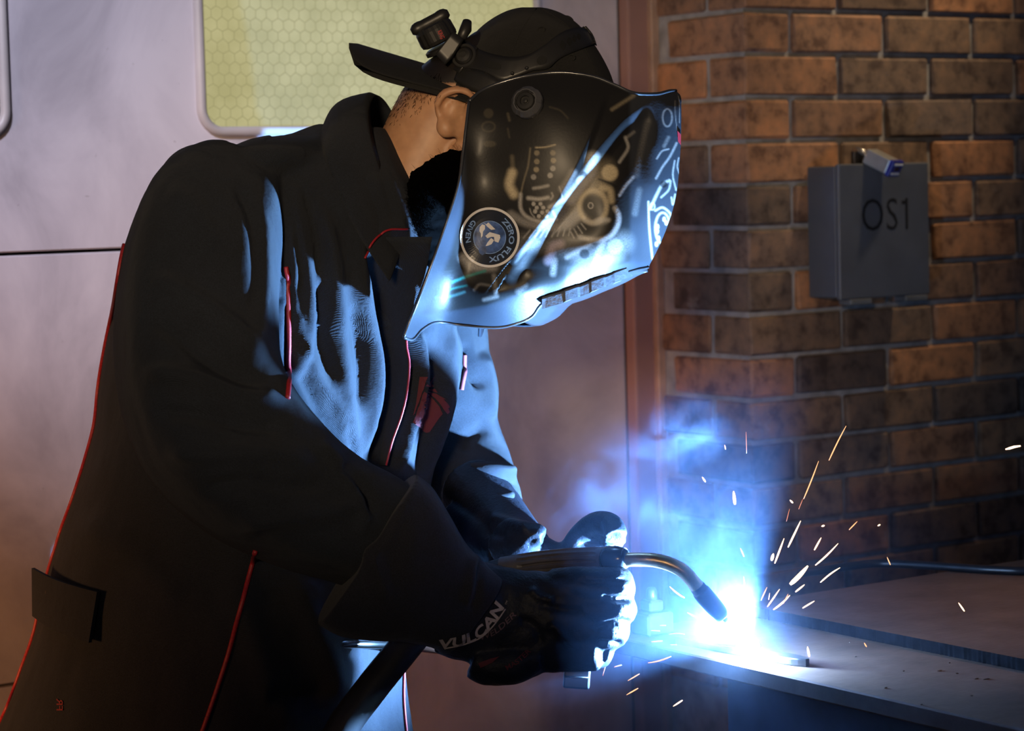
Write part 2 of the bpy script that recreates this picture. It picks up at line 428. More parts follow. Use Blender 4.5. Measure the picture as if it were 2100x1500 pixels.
def window(name, x0, x1, z0, z1, pane, label, wires):
    w = empty(name, ((x0 + x1) / 2, YD, z0)); tag(w, label, 'window', kind='structure')
    r = 0.045; prof = [(0.0, 0.000), (0.0, 0.006), (0.004, 0.011), (0.011, 0.011), (0.015, 0.007), (0.016, 0.0)]   # inset, proud
    rings = []
    for ins, pr in prof:
        rings.append([(x, YD - pr, z) for x, z in round_rect(x0 + ins, x1 - ins, z0 + ins, z1 - ins, r - ins)])
    V, F = loft_mesh(np.array(rings), True, False); mk('window_frame', V, F, M_frame, w, True)
    o2 = round_rect(x0 + 0.012, x1 - 0.012, z0 + 0.012, z1 - 0.012, r - 0.012)
    bm = bmesh.new(); f = bm.faces.new([bm.verts.new((x, YD - 0.002, z)) for x, z in o2])
    ex = bmesh.ops.extrude_face_region(bm, geom=[f]); bmesh.ops.translate(bm, vec=(0, 0.004, 0), verts=[g for g in ex['geom'] if isinstance(g, bmesh.types.BMVert)])
    frombm('pane', bm, pane, w)
    if wires:        # hexagonal wire netting cast in the glass
        V, F = [], []; s = 0.0118; hx, hz = math.sqrt(3) * s, 1.5 * s
        def seg(a, b, t=0.0006):
            d = Vector((b[0] - a[0], 0, b[1] - a[1])).normalized(); n_ = Vector((-d.z, 0, d.x)) * t; k = len(V)
            for q, sg in ((a, 1), (a, -1), (b, -1), (b, 1)): V.append((q[0] + n_.x * sg, YD - 0.0027, q[1] + n_.z * sg))
            for q, sg in ((a, 1), (a, -1), (b, -1), (b, 1)): V.append((q[0] + n_.x * sg, YD - 0.0018, q[1] + n_.z * sg))
            F.extend([(k, k + 1, k + 2, k + 3), (k, k + 4, k + 5, k + 1), (k + 2, k + 6, k + 7, k + 3)])
        zi = 0; zc = z0 + 0.02
        while zc < z1 - 0.02:
            xc = x0 + 0.02 + (hx / 2 if zi % 2 else 0)
            while xc < x1 - 0.02:
                j = lambda p: (p[0] + 0.0007 * math.sin(p[1] * 431 + p[0] * 97), p[1] + 0.0007 * math.sin(p[0] * 389))
                c = [j((xc + s * math.sin(math.radians(60 * k)), zc + s * math.cos(math.radians(60 * k)))) for k in range(6)]
                for a, b in ((0, 1), (1, 2), (5, 0)): seg(c[a], c[b])
                xc += hx
            zc += hz; zi += 1
        o = mk('wire_mesh', V, F, M_wire, w); o['kind'] = 'stuff'
    return w
wa, wb = hitY(402, 200, YD), hitY(1107, 30, YD)
zb = hitY(540, 279, YD).z
window('window_1', wa.x, wb.x, zb, zs[-1] - 0.12, M_glass, 'lit yellow wired glass window behind the welder, rounded grey frame', True)
wl = hitY(18, 200, YD)
window('window_2', wl.x - (wb.x - wa.x), wl.x, zb - 0.002, zs[-1] - 0.12, M_glass2, 'dim greenish window cut by the left picture edge', False)
# ================================================================== THE WELDER
# ---- materials
def twill(name, col, sheen=0.25, bscale=2400.0, bump=0.5):
    m, nt, b = newmat(name); L = nt.links.new
    tc = N(nt, 'ShaderNodeTexCoord')
    nz = N(nt, 'ShaderNodeTexNoise'); nz.inputs['Scale'].default_value = 9; nz.inputs['Detail'].default_value = 5; L(tc.outputs['Object'], nz.inputs['Vector'])
    r = ramp(nt, [(0.3, tuple(c * 0.8 for c in col)), (0.7, tuple(c * 1.2 for c in col))]); L(nz.outputs['Fac'], r.inputs[0])
    n3 = N(nt, 'ShaderNodeTexNoise'); n3.inputs['Scale'].default_value = 700; n3.inputs['Detail'].default_value = 2; L(tc.outputs['Object'], n3.inputs['Vector'])
    r3 = ramp(nt, [(0.35, (0.62, 0.62, 0.62)), (0.65, (1.3, 1.3, 1.3))]); L(n3.outputs['Fac'], r3.inputs[0])
    mx = N(nt, 'ShaderNodeMix', data_type='RGBA', blend_type='MULTIPLY'); mx.inputs[0].default_value = 0.75
    L(r.outputs[0], mx.inputs[6]); L(r3.outputs[0], mx.inputs[7]); L(mx.outputs[2], b.inputs['Base Color'])
    wv = N(nt, 'ShaderNodeTexWave', wave_type='BANDS', bands_direction='DIAGONAL'); wv.inputs['Scale'].default_value = bscale / 6; wv.inputs['Distortion'].default_value = 1.5; wv.inputs['Detail'].default_value = 2
    L(tc.outputs['Object'], wv.inputs['Vector'])
    bp = N(nt, 'ShaderNodeBump'); bp.inputs['Strength'].default_value = bump; bp.inputs['Distance'].default_value = 0.0006
    L(wv.outputs['Fac'], bp.inputs['Height'])
    n4 = N(nt, 'ShaderNodeTexNoise'); n4.inputs['Scale'].default_value = 38; n4.inputs['Detail'].default_value = 4; L(tc.outputs['Object'], n4.inputs['Vector'])
    bp2 = N(nt, 'ShaderNodeBump'); bp2.inputs['Strength'].default_value = 0.35; bp2.inputs['Distance'].default_value = 0.006
    L(n4.outputs['Fac'], bp2.inputs['Height']); L(bp.outputs[0], bp2.inputs['Normal'])
    L(bp2.outputs[0], b.inputs['Normal'])
    b.inputs['Roughness'].default_value = 0.85; b.inputs['Specular IOR Level'].default_value = 0.25
    b.inputs['Sheen Weight'].default_value = sheen; b.inputs['Sheen Roughness'].default_value = 0.6
    return m
M_jacket = twill('navy_twill', (0.0108, 0.0140, 0.0215), 0.04)
M_glove = mat('glove_leather', (0.011, 0.013, 0.021), 0.5, var=0.4, scale=40, bump=0.5, bscale=260, spec=0.25)
M_cuff = twill('glove_suede', (0.012, 0.013, 0.020), 0.06, bump=0.2)
M_red = mat('red_piping', (0.30, 0.014, 0.022), 0.5, var=0.3, scale=300)
M_redprint = mat('red_print', (0.085, 0.006, 0.014), 0.8, var=0.1)
M_capcloth = twill('black_cap_cloth', (0.012, 0.0115, 0.011), 0.04, 2400)
M_plastic = mat('black_plastic', (0.016, 0.0155, 0.015), 0.42, var=0.2)
M_hair = mat('black_hair', (0.0009, 0.0008, 0.0008), 0.9, spec=0.02)

def skin_mat():
    m, nt, b = newmat('skin'); L = nt.links.new
    at = N(nt, 'ShaderNodeAttribute', attribute_name='hair'); geo = N(nt, 'ShaderNodeNewGeometry')
    n = N(nt, 'ShaderNodeTexNoise'); n.inputs['Scale'].default_value = 60; n.inputs['Detail'].default_value = 5; L(geo.outputs['Position'], n.inputs['Vector'])
    r = ramp(nt, [(0.3, (0.42, 0.215, 0.115)), (0.7, (0.53, 0.285, 0.155))]); L(n.outputs['Fac'], r.inputs[0])
    n2 = N(nt, 'ShaderNodeTexNoise'); n2.inputs['Scale'].default_value = 420; n2.inputs['Detail'].default_value = 2; L(geo.outputs['Position'], n2.inputs['Vector'])
    ma = N(nt, 'ShaderNodeMath', operation='MULTIPLY_ADD'); L(n2.outputs['Fac'], ma.inputs[0]); ma.inputs[1].default_value = 1.2; ma.inputs[2].default_value = -0.6
    ad = N(nt, 'ShaderNodeMath', operation='ADD', use_clamp=True); L(at.outputs['Fac'], ad.inputs[0])
    mu = N(nt, 'ShaderNodeMath', operation='MULTIPLY'); L(ma.outputs[0], mu.inputs[0]); L(at.outputs['Fac'], mu.inputs[1]); L(mu.outputs[0], ad.inputs[1])
    mx = N(nt, 'ShaderNodeMix', data_type='RGBA'); L(ad.outputs[0], mx.inputs[0]); L(r.outputs[0], mx.inputs[6]); mx.inputs[7].default_value = (0.012, 0.009, 0.008, 1)
    L(mx.outputs[2], b.inputs['Base Color']); b.inputs['Roughness'].default_value = 0.5
    b.inputs['Subsurface Weight'].default_value = 0.12; b.inputs['Subsurface Radius'].default_value = (0.01, 0.004, 0.002)
    return m
M_skin = skin_mat()

def ppath(rows, n):
    """rows of (px, py, depth, r_across_px, r_depth_m) -> world path, radii in metres"""
    q = catmull(rows, n); C = Parr(q[:, 0], q[:, 1], q[:, 2])
    return C, q[:, 3] * q[:, 2] / FPX, q[:, 4]
def limb(rows, n=24, k=28, e=2.0):
    C, ra, rd = ppath(rows, n)
    return loft_mesh(tube_rings(C, rd, ra, k, e))
def blob(px, py, d, ra, rb, rdm, ang=0.0, k=16, yaw=0.0):
    """ellipsoid: picture radii ra (along ang) and rb in pixels, depth radius rdm in metres"""
    c = np.array(P(px, py, d)); s = d / FPX; a = math.radians(ang)
    e1 = A_R * math.cos(a) - A_U * math.sin(a); e2 = A_R * math.sin(a) + A_U * math.cos(a); e3 = A_F.copy()
    if yaw:
        y_ = math.radians(yaw); e1, e3 = e1 * math.cos(y_) - e3 * math.sin(y_), e3 * math.cos(y_) + e1 * math.sin(y_)
    rings = []
    for i in range(1, k):
        t = math.pi * i / k; u = np.linspace(0, 2 * math.pi, 2 * k, endpoint=False)
        rings.append(c + e1 * (-math.cos(t)) * ra * s + np.outer(np.cos(u), e2) * (math.sin(t) * rb * s) + np.outer(np.sin(u), e3) * (math.sin(t) * rdm))
    return loft_mesh(np.array(rings))
def slices(rows, n, k=56, e=2.3, front=None):
    """trunk from horizontal picture slices (y, x_left, x_right, depth, half_depth)"""
    q = catmull(rows, n); rings = []; a = np.linspace(0, 2 * math.pi, k, endpoint=False)
    ca = np.sign(np.cos(a)) * np.abs(np.cos(a)) ** (2 / e); sa = np.sign(np.sin(a)) * np.abs(np.sin(a)) ** (2 / e)
    ca0, sa0 = ca, sa; m_ = (np.cos(a) > 0) & (np.sin(a) < 0)
    for y, xl, xr, d, hd in q:
        if front:                # the front half on the viewer's side runs straighter towards the breast bone
            fe = np.interp(y, [360, 700, 1000, 1250], [2.2, front, front, 1.9]); ca = np.where(m_, np.abs(np.cos(a)) ** (2 / fe), ca0); sa = np.where(m_, -np.abs(np.sin(a)) ** (2 / fe), sa0)
        rings.append(Parr((xl + xr) / 2 + ca * (xr - xl) / 2, np.full(k, y), d + sa * hd * np.where(sa > 0, 1.45, 1.0)))  # far half deepened, out of view, to block arc light
    return loft_mesh(np.array(rings))

TORSO = [(1640, -45, 870, 3.17, .225), (1560, -25, 862, 3.17, .225), (1490, 2, 848, 3.17, .22), (1420, 30, 838, 3.17, .215), (1330, 64, 832, 3.17, .21), (1250, 86, 836, 3.16, .205),
         (1175, 105, 846, 3.16, .20), (1090, 131, 862, 3.155, .195), (985, 166, 885, 3.15, .195), (890, 191, 905, 3.15, .195), (800, 199, 922, 3.145, .195),
         (690, 217, 934, 3.14, .195), (580, 243, 930, 3.14, .195), (500, 274, 915, 3.14, .19), (430, 312, 890, 3.14, .18), (370, 372, 862, 3.14, .165),
         (325, 450, 838, 3.14, .14), (295, 540, 820, 3.14, .115), (276, 606, 806, 3.14, .095), (262, 655, 795, 3.14, .08)]
NEARARM = [(470, 405, 3.02, 105, .085), (425, 470, 2.97, 146, .095), (405, 580, 2.93, 158, .097), (402, 700, 2.90, 160, .096), (418, 810, 2.875, 160, .096), (470, 905, 2.865, 158, .094),
           (555, 985, 2.87, 146, .088), (650, 1045, 2.885, 124, .08), (745, 1085, 2.90, 112, .073), (830, 1130, 2.915, 98, .066)]
FARARM = [(850, 440, 3.30, 95, .085), (882, 540, 3.36, 98, .10), (902, 660, 3.385, 97, .105), (915, 780, 3.385, 96, .105), (928, 890, 3.375, 98, .10), (962, 985, 3.33, 98, .072), (1004, 1050, 3.25, 72, .058), (1040, 1090, 3.19, 54, .046)]

# ---- body under the clothes: one continuous mesh from the crown to the boots
def shrink(rows, f, fd):
    return [(*r[:3], r[3] * f, r[4] * fd) for r in rows]
body_parts = [slices([(y, xl + 70, xr - 190, d + .02, hd * .62) for y, xl, xr, d, hd in TORSO[1:-2]], 30, 32),
              limb(shrink(NEARARM, .55, .6)), limb(shrink(FARARM, .62, .62)),
              limb([(820, 470, 3.13, 92, .062), (845, 380, 3.13, 96, .062), (880, 300, 3.13, 102, .064), (930, 220, 3.13, 106, .066), (985, 175, 3.13, 100, .066)]),
              blob(1062, 178, 3.13, 150, 128, .074, 20, 16), blob(992, 228, 3.12, 104, 100, .068, 20, 14),                       # skull
              limb([(960, 300, 3.12, 70, .066), (1020, 350, 3.11, 66, .06), (1085, 375, 3.09, 52, .042), (1110, 372, 3.085, 30, .03)], 14, 20),   # jaw
              blob(1110, 280, 3.10, 82, 92, .058, 20, 14), limb([(1178, 255, 3.08, 12, .009), (1212, 300, 3.07, 17, .014), (1195, 316, 3.075, 16, .02)], 8, 12),   # face, nose
              limb([(1160, 345, 3.06, 10, .012), (1172, 350, 3.085, 11, .014), (1160, 348, 3.11, 10, .012)], 8, 10),              # lips
              blob(1165, 250, 3.05, 14, 14, .014), blob(1172, 252, 3.105, 14, 14, .014)]                                          # eyes
# the near ear
body_parts += [blob(936, 236, 3.052, 52, 24, .010, 78, 12), blob(914, 262, 3.046, 24, 21, .010, 70, 10),
               limb([(900, 236, 3.048, 8, .006), (898, 212, 3.043, 9, .007), (912, 192, 3.038, 10, .008), (938, 185, 3.036, 10, .008), (962, 192, 3.038, 9, .007), (972, 212, 3.043, 8, .006)], 20, 12)]
# legs and boots
for hx, hd in ((230, 3.06), (560, 3.27)):
    h = P(hx, 1600, hd); ft = Vector((h.x, h.y, 0)) + Rh * 0.06
    rows = [h, (h + ft) / 2 + Rh * 0.03 + Vector((0, 0, 0.06)), Vector((ft.x, ft.y, 0.10))]
    C = catmull([tuple(r) for r in rows], 14)
    body_parts.append(loft_mesh(tube_rings(C, np.linspace(.095, .055, 14), np.linspace(.11, .06, 14), 20)))
    C = np.array([tuple(ft + Rh * t + Vector((0, 0, .052))) for t in np.linspace(-0.09, 0.2, 10)])
    body_parts.append(loft_mesh(tube_rings(C, np.array([.03, .045, .05, .05, .05, .05, .052, .05, .045, .03]), np.array([.03, .05, .051, .051, .051, .051, .05, .046, .042, .03]), 16)))
me = remeshed('person', body_parts, 0.0042, 4)
V = get_co(me); Nn = get_no(me); x, y, d = proj(V)
hair = np.zeros(len(V))
hair = np.clip((215 - y - 0.35 * (x - 850)) / 55, 0, 1) * np.clip((905 - x) / 30, 0, 1)                  # nape fading into skin
hair = np.maximum(hair, 0.35 * np.clip((262 - y - 0.7 * (x - 800)) / 60, 0, 1) * np.clip((880 - x) / 30, 0, 1))
hair = np.maximum(hair, 1.8 * np.clip((175 - y) / 12, 0, 1))
ear_in = np.exp(-(((x - 948) / 17) ** 2 + ((y - 240) / 22) ** 2)); ear2 = np.exp(-(seg_dist(x, y, [(908, 222), (918, 206), (940, 198), (962, 206)])[0] / 6) ** 2)
V -= Nn * (0.007 * ear_in + 0.0035 * ear2)[:, None] * ((d < 3.09) & (y > 170))[:, None]
set_co(me, V)
at = me.attributes.new('hair', 'FLOAT', 'POINT'); at.data.foreach_set('value', hair.astype(np.float32))
foot = P(400, 1600, 3.16); foot.z = 0
person = link('person', me, M_skin, None, True)
tag(person, 'welder in a black jacket leaning right over the bright arc with a torch', 'person'); ROOTLOC['person'] = Vector((0, 0, 0))

# ---- trousers
tp = []
for hx, hd in ((230, 3.06), (560, 3.27)):
    h = P(hx, 1600, hd); ft = Vector((h.x, h.y, 0)) + Rh * 0.06
    C = catmull([tuple(h + Vector((0, 0, .05))), tuple((h + ft) / 2 + Rh * 0.03 + Vector((0, 0, 0.06))), (ft.x, ft.y, 0.07)], 18)
    tp.append(loft_mesh(tube_rings(C, np.linspace(.125, .085, 18), np.linspace(.135, .09, 18), 24)))
tp.append(slices([(1690, -10, 800, 3.17, .19), (1600, 10, 800, 3.17, .195), (1520, 60, 780, 3.17, .185), (1470, 90, 760, 3.17, .18)], 10, 32))
o = link('trousers', remeshed('trousers', tp, 0.009, 3), twill('dark_work_trousers', (0.016, 0.018, 0.026)), person, True)
o['label'] = 'dark work trousers below the jacket hem'

# ---- jacket: one surface over trunk and sleeves, folds pressed and pulled out of it
jparts = [slices(TORSO, 60, 72, 2.3, 1.12), limb(NEARARM, 40, 48, 3.2), limb(FARARM, 36, 32),
          blob(440, 400, 3.02, 118, 105, .10, 25, 16), blob(560, 335, 3.06, 120, 60, .11, -8, 16),     # shoulder and yoke
          blob(860, 470, 3.24, 90, 90, .08, 0, 14), blob(880, 1135, 3.36, 92, 92, .12, 0, 14)]  # second blob: unseen bulge added to keep arc light off the door
jm = remeshed('jacket', jparts, 0.0048, 8)
V = get_co(jm); x, y, d = proj(V)
def arm_closeness(rows):
    C, ra, rd = ppath(rows, 60); best = np.full(len(V), 1e9)
    for c, r1, r2 in zip(C, ra, rd):
        best = np.minimum(best, np.linalg.norm(V - c, axis=1) / max(r1, r2))
    return best
near = arm_closeness(NEARARM); far = arm_closeness(FARARM)
is_arm = (near < 1.12); is_far = (far < 1.1) & (d > 3.16) & ~is_arm
chest = ~is_arm & ~is_far
# chest folds: (line in the picture, half width px, lift in metres) on the side turned to the viewer
CH = [([(640, 395), (672, 470), (690, 560), (698, 660), (704, 760), (716, 870), (736, 950)], 15, .012),
      ([(598, 380), (612, 470), (632, 560), (640, 640), (628, 720), (610, 790)], 12, .009),
      ([(560, 390), (585, 450), (600, 520), (606, 600)], 9, .009), ([(620, 370), (640, 440), (655, 520), (655, 580)], 8, -.009), ([(580, 380), (602, 450), (618, 540), (620, 620)], 7, -.008),
      ([(728, 540), (752, 640), (770, 730), (776, 810), (768, 870), (748, 940)], 15, .013),
      ([(656, 570), (662, 640), (668, 715), (690, 790)], 10, -.014),
      ([(722, 620), (738, 700), (742, 780), (736, 850)], 10, -.012),
      ([(574, 420), (586, 500), (592, 600), (592, 700), (596, 800)], 9, -.010),
      ([(636, 730), (655, 780), (690, 830), (710, 900)], 10, .007), ([(604, 760), (636, 800), (664, 870), (690, 930)], 11, -.008), ([(612, 640), (622, 700), (640, 740)], 8, .006), ([(700, 840), (716, 900), (726, 950)], 8, -.006), ([(650, 850), (676, 900), (700, 945)], 9, .006),
      # opening between the two fronts: a deep groove, then the rolled edge of the far front
      ([(800, 490), (818, 570), (836, 640), (838, 690)], 24, -.045), ([(765, 470), (790, 560), (806, 650), (812, 740), (808, 820), (790, 900), (778, 1000)], 20, -.042),
      ([(842, 650), (858, 720), (860, 780), (848, 840), (828, 910), (814, 980)], 10, .016),
      ([(884, 700), (890, 800), (876, 900), (862, 1000)], 12, -.016),
      ([(925, 660), (922, 760), (914, 880), (905, 980)], 14, .012),
      ([(770, 490), (800, 470), (835, 466)], 14, .006)]
Nn = get_no(jm)
def strokes(V, lines, mask, side=0.35):
    x, y, d = proj(V); disp = np.zeros(len(V)); face = (Nn @ A_F) < side
    for pts, w, amp in lines:
        q = catmull(pts, 8 * len(pts)); m = mask & face & (x > q[:, 0].min() - 4 * w) & (x < q[:, 0].max() + 4 * w) & (y > q[:, 1].min() - 4 * w) & (y < q[:, 1].max() + 4 * w)
        if not m.any(): continue
        dd, pp, _ = seg_dist(x[m], y[m], q); t = np.clip(np.minimum(pp, 1 - pp) / 0.18, 0, 1)
        disp[m] += amp * np.exp(-(dd / w) ** 2) * t * t * (3 - 2 * t)
    return disp
disp = strokes(V, CH, chest)
# sleeve creases: across the elbow and towards the cuff
AR = [([(520, 380), (540, 470), (540, 600), (540, 720)], 18, .004), ([(480, 360), (520, 450), (528, 560), (520, 660)], 14, -.008),
      ([(300, 560), (380, 600), (470, 660), (560, 740)], 20, .010), ([(290, 640), (370, 690), (460, 760), (545, 800)], 18, -.011),
      ([(280, 760), (380, 770), (480, 800), (590, 830)], 20, .012), ([(300, 850), (400, 850), (500, 870), (600, 880)], 18, -.012),
      ([(330, 930), (430, 930), (540, 930), (660, 950)], 22, .012), ([(400, 1010), (500, 990), (600, 1000), (690, 990)], 16, -.010),
      ([(480, 1080), (580, 1060), (680, 1050), (760, 1020)], 20, .010), ([(640, 900), (700, 960), (740, 1040), (750, 1110)], 16, .010), ([(690, 950), (740, 1000), (770, 1060)], 12, -.010),
      ([(340, 380), (400, 430), (440, 520)], 22, .006)]
disp += strokes(V, AR, is_arm)
FA = [([(950, 700), (965, 760), (990, 800)], 10, -.014), ([(945, 930), (960, 900), (1000, 870)], 13, -.010), ([(955, 985), (1000, 992), (1050, 998)], 9, -.016), ([(950, 965), (1000, 968), (1060, 975)], 14, .012),
      ([(960, 1020), (1010, 1022), (1062, 1022)], 12, .008), ([(960, 1046), (1010, 1044), (1060, 1052)], 8, -.012), ([(985, 720), (1005, 790), (1000, 860)], 15, .010)]
disp += strokes(V, FA, is_far | (far < 1.15) & (d > 3.16))
# loose drapery of the lower trunk and a little unevenness everywhere
low = np.array([noise.fractal((p[0] * 7, p[1] * 7, p[2] * 3.2), 0.8, 2.0, 3) for p in V])
disp += low * np.where(chest, 0.006, 0.003)
wr = np.array([noise.fractal((p[0] * 24, p[1] * 24, p[2] * 5.0), 0.9, 2.0, 3) for p in V]); disp += wr * np.where(chest & (x > 540) & (y > 380) & (y < 1000), 0.0032, 0.0008)
LOW = [([(470, 1180), (520, 1300), (560, 1420), (620, 1490)], 30, .012), ([(600, 1170), (640, 1270), (680, 1370), (690, 1450)], 26, .014), ([(150, 1060), (260, 1130), (380, 1240)], 34, .008), ([(540, 1420), (620, 1430), (690, 1400)], 22, -.014)]
disp += strokes(V, LOW, chest)
V = V + Nn * disp[:, None]; set_co(jm, V)
for _ in range(1): pass
jacket = link('jacket', jm, M_jacket, person, True); jacket['label'] = 'black welding jacket with red piping, blue-lit folds on the chest'
TJ = bvh(jacket)

# ---- collar
ctop = [(836, 486, 3.055), (806, 416, 3.030), (778, 338, 3.025), (759, 268, 3.045), (755, 215, 3.09), (768, 193, 3.145), (800, 225, 3.215), (850, 330, 3.235), (890, 440, 3.20)]
cbot = [(800, 575, 3.000), (738, 480, 2.972), (694, 385, 2.985), (668, 312, 3.015), (668, 268, 3.08), (694, 240, 3.155), (760, 290, 3.25), (850, 400, 3.275), (915, 510, 3.22)]
n = 60; a = catmull(ctop, n); b = catmull(cbot, n); A = Parr(a[:, 0], a[:, 1], a[:, 2]); B = Parr(b[:, 0], b[:, 1], b[:, 2])
ctr = np.array(P(845, 390, 3.13)); rings = []
for i in range(n):
    out = (A[i] + B[i]) / 2 - ctr; out -= A_U * (out @ A_U) * 0.7; out /= np.linalg.norm(out)
    ring = [A[i] + (B[i] - A[i]) * t + out * (0.006 + 0.012 * math.sin(t * math.pi)) for t in np.linspace(0, 1, 8)] + [A[i] + (B[i] - A[i]) * t - out * 0.004 for t in np.linspace(1, 0, 8)]
    rings.append(ring)
Vc, Fc_ = loft_mesh(np.array(rings)); bm = bmesh.new(); add_tri_bm(bm, Vc, Fc_)
collar = frombm('collar', bm, M_jacket, jacket, True)
TJC = bvh(jacket, collar)
# ---- piping, logo, tab, print
piping('piping', TJ, [(586, 548), (592, 600), (594, 680), (592, 760), (588, 818)], 0.0031, M_red, jacket, off=0.002)
piping('piping', TJ, [(524, 1130), (508, 1190), (488, 1270), (466, 1350), (440, 1430), (412, 1510)], 0.0030, M_red, jacket, off=0.0015)
piping('piping', TJC, [(834, 470), (800, 471), (775, 484), (758, 504), (746, 530)], 0.0014, M_red, jacket, off=0.002)
# fly flap standing between the two fronts, tilted away from the arc to stay dark
lf = catmull([(772, 486), (774, 560), (782, 640), (790, 720), (792, 800), (784, 880), (774, 955)], 30); rf = catmull([(886, 486), (872, 560), (846, 640), (834, 700), (840, 745), (835, 805), (823, 855), (805, 905), (792, 955)], 30)
rings = []; fl_edge = []; dl_ = []
for (ax_, ay_), (bx_, by_) in zip(lf, rf):
    ds_ = [((cast(TJ, ax_ + (bx_ - ax_) * t, ay_ + (by_ - ay_) * t)[0] or P(ax_, ay_, 9)) - CAM).dot(Fc) for t in np.linspace(0, 1, 6)]; dl_.append(min(ds_) - .002)
dl_ = np.array(dl_)
for _ in range(8): dl_[1:-1] = (dl_[:-2] + dl_[1:-1] + dl_[2:]) / 3
for (ax_, ay_), (bx_, by_), d_ in zip(lf, rf, dl_):
    f_ = [np.array(tuple(P(ax_ + (bx_ - ax_) * t, ay_ + (by_ - ay_) * t, d_ + .012 - .030 * t))) for t in np.linspace(0, 1, 8)]
    rings.append(f_ + [q_ + A_F * .006 for q_ in reversed(f_)]); fl_edge.append(f_[-1])
bm = bmesh.new(); add_tri_bm(bm, *loft_mesh(np.array(rings))); frombm('fly_flap', bm, M_jacket, jacket, True)
tube('piping', np.array(fl_edge)[7:], 0.0014, M_red, jacket, 8)
piping('piping', TJ, [(954, 728), (952, 760), (946, 800)], 0.003, mat('pink_piping', (0.25, 0.06, 0.07), 0.5), jacket, off=0.002)
piping('piping', TJ, [(826, 1380), (826, 1440), (832, 1510)], 0.0018, M_red, jacket, off=0.002, dflt=3.1)
# back seam piping follows the outline of the back
bl = catmull([(268, 502), (240, 582), (214, 692), (195, 802), (188, 892), (162, 987), (126, 1092), (100, 1178), (82, 1250), (60, 1332), (26, 1422), (-4, 1495)], 90)
C = []
for bx, by in bl:
    for s in range(0, 40, 2):
        l, nn = cast(TJ, bx + s - 14, by)
        if l is not None: C.append(tuple(l + nn * 0.001)); break
C = np.array(C)
for _ in range(6): C[1:-1] = (C[:-2] + C[1:-1] * 2 + C[2:]) / 4
tube('piping', C, 0.0026, M_red, jacket, 8)
# red crest printed on the far front
q = lambda cx, cy: (820 + cx * 140 / 1235, 740 + cy * 170 / 1500)
crest = [[q(*p) for p in s] for s in (
    [(650, 250), (590, 340), (500, 420), (470, 460), (520, 470), (560, 430), (600, 350)], [(545, 400), (590, 420), (625, 460), (540, 470)],
    [(470, 520), (560, 510), (640, 500), (690, 580), (600, 545), (540, 535)],
    [(460, 545), (560, 570), (660, 590), (740, 640), (830, 690), (790, 690), (850, 760), (890, 840), (860, 850), (880, 920), (850, 960), (790, 880), (740, 790), (650, 680), (560, 610)],
    [(440, 560), (540, 620), (640, 730), (720, 830), (770, 960), (690, 1060), (600, 1200), (540, 1290), (480, 1305), (400, 1260), (250, 1120), (330, 1130), (370, 1010), (350, 930), (440, 840), (500, 930), (525, 1090), (560, 990), (550, 890), (500, 800), (430, 740), (330, 900), (390, 720)],
    [(370, 290), (500, 290), (430, 520), (400, 620), (350, 760), (280, 960), (250, 1000), (300, 800), (340, 520)])]
decal('crest_print', TJ, crest, 0.0028, M_redprint, jacket, 9.0)
bm = text_bm('FR', 1.0, bold=0.01)
for v in bm.verts: u, w = v.co.x, v.co.y; v.co = Vector((124 - w * -26 * 0.0 + w * 20 * 0.9, 1447 - u * 24 + 0, 0))
decal_bm('hem_lettering', TJ, bm, 0.002, mat('red_stitching', (0.16, 0.01, 0.015), 0.7), jacket)
# adjuster tab at the back of the waist, with a snap
def slab(name, quad, nrm, th, mat_, parent, nx=10, ny=4, sag=0.0):
    """cloth tab between four corners (tl, tr, br, bl)"""
    tl, tr, br, bl_ = [np.array(tuple(c)) for c in quad]; nv = np.array(tuple(nrm)); rows = []
    for i in range(nx + 1):
        u = i / nx; t_ = tl + (tr - tl) * u; b_ = bl_ + (br - bl_) * u
        bulge = nv * sag * math.sin(u * math.pi)
        f = [t_ + (b_ - t_) * j / ny + nv * th + bulge for j in range(ny + 1)]; bk = [t_ + (b_ - t_) * j / ny + bulge for j in range(ny, -1, -1)]
        rows.append(f + bk)
    Vv, Ff = loft_mesh(np.array(rows)); bm = bmesh.new(); add_tri_bm(bm, Vv, Ff)
    return frombm(name, bm, mat_, parent, False)
tabn = (-Fc - Rc * 0.55).normalized()
tb = slab('waist_tab', (P(71, 1165, 3.115), P(205, 1214, 2.995), P(188, 1318, 2.985), P(72, 1263, 3.11)), tabn, 0.006, M_jacket, jacket, sag=0.012)
c = P(104, 1218, 3.085) + tabn * 0.014
snap = blob(104, 1216, 3.062, 9, 12, .003, 90, 8); mk('snap', *snap, M_plastic, tb, True)

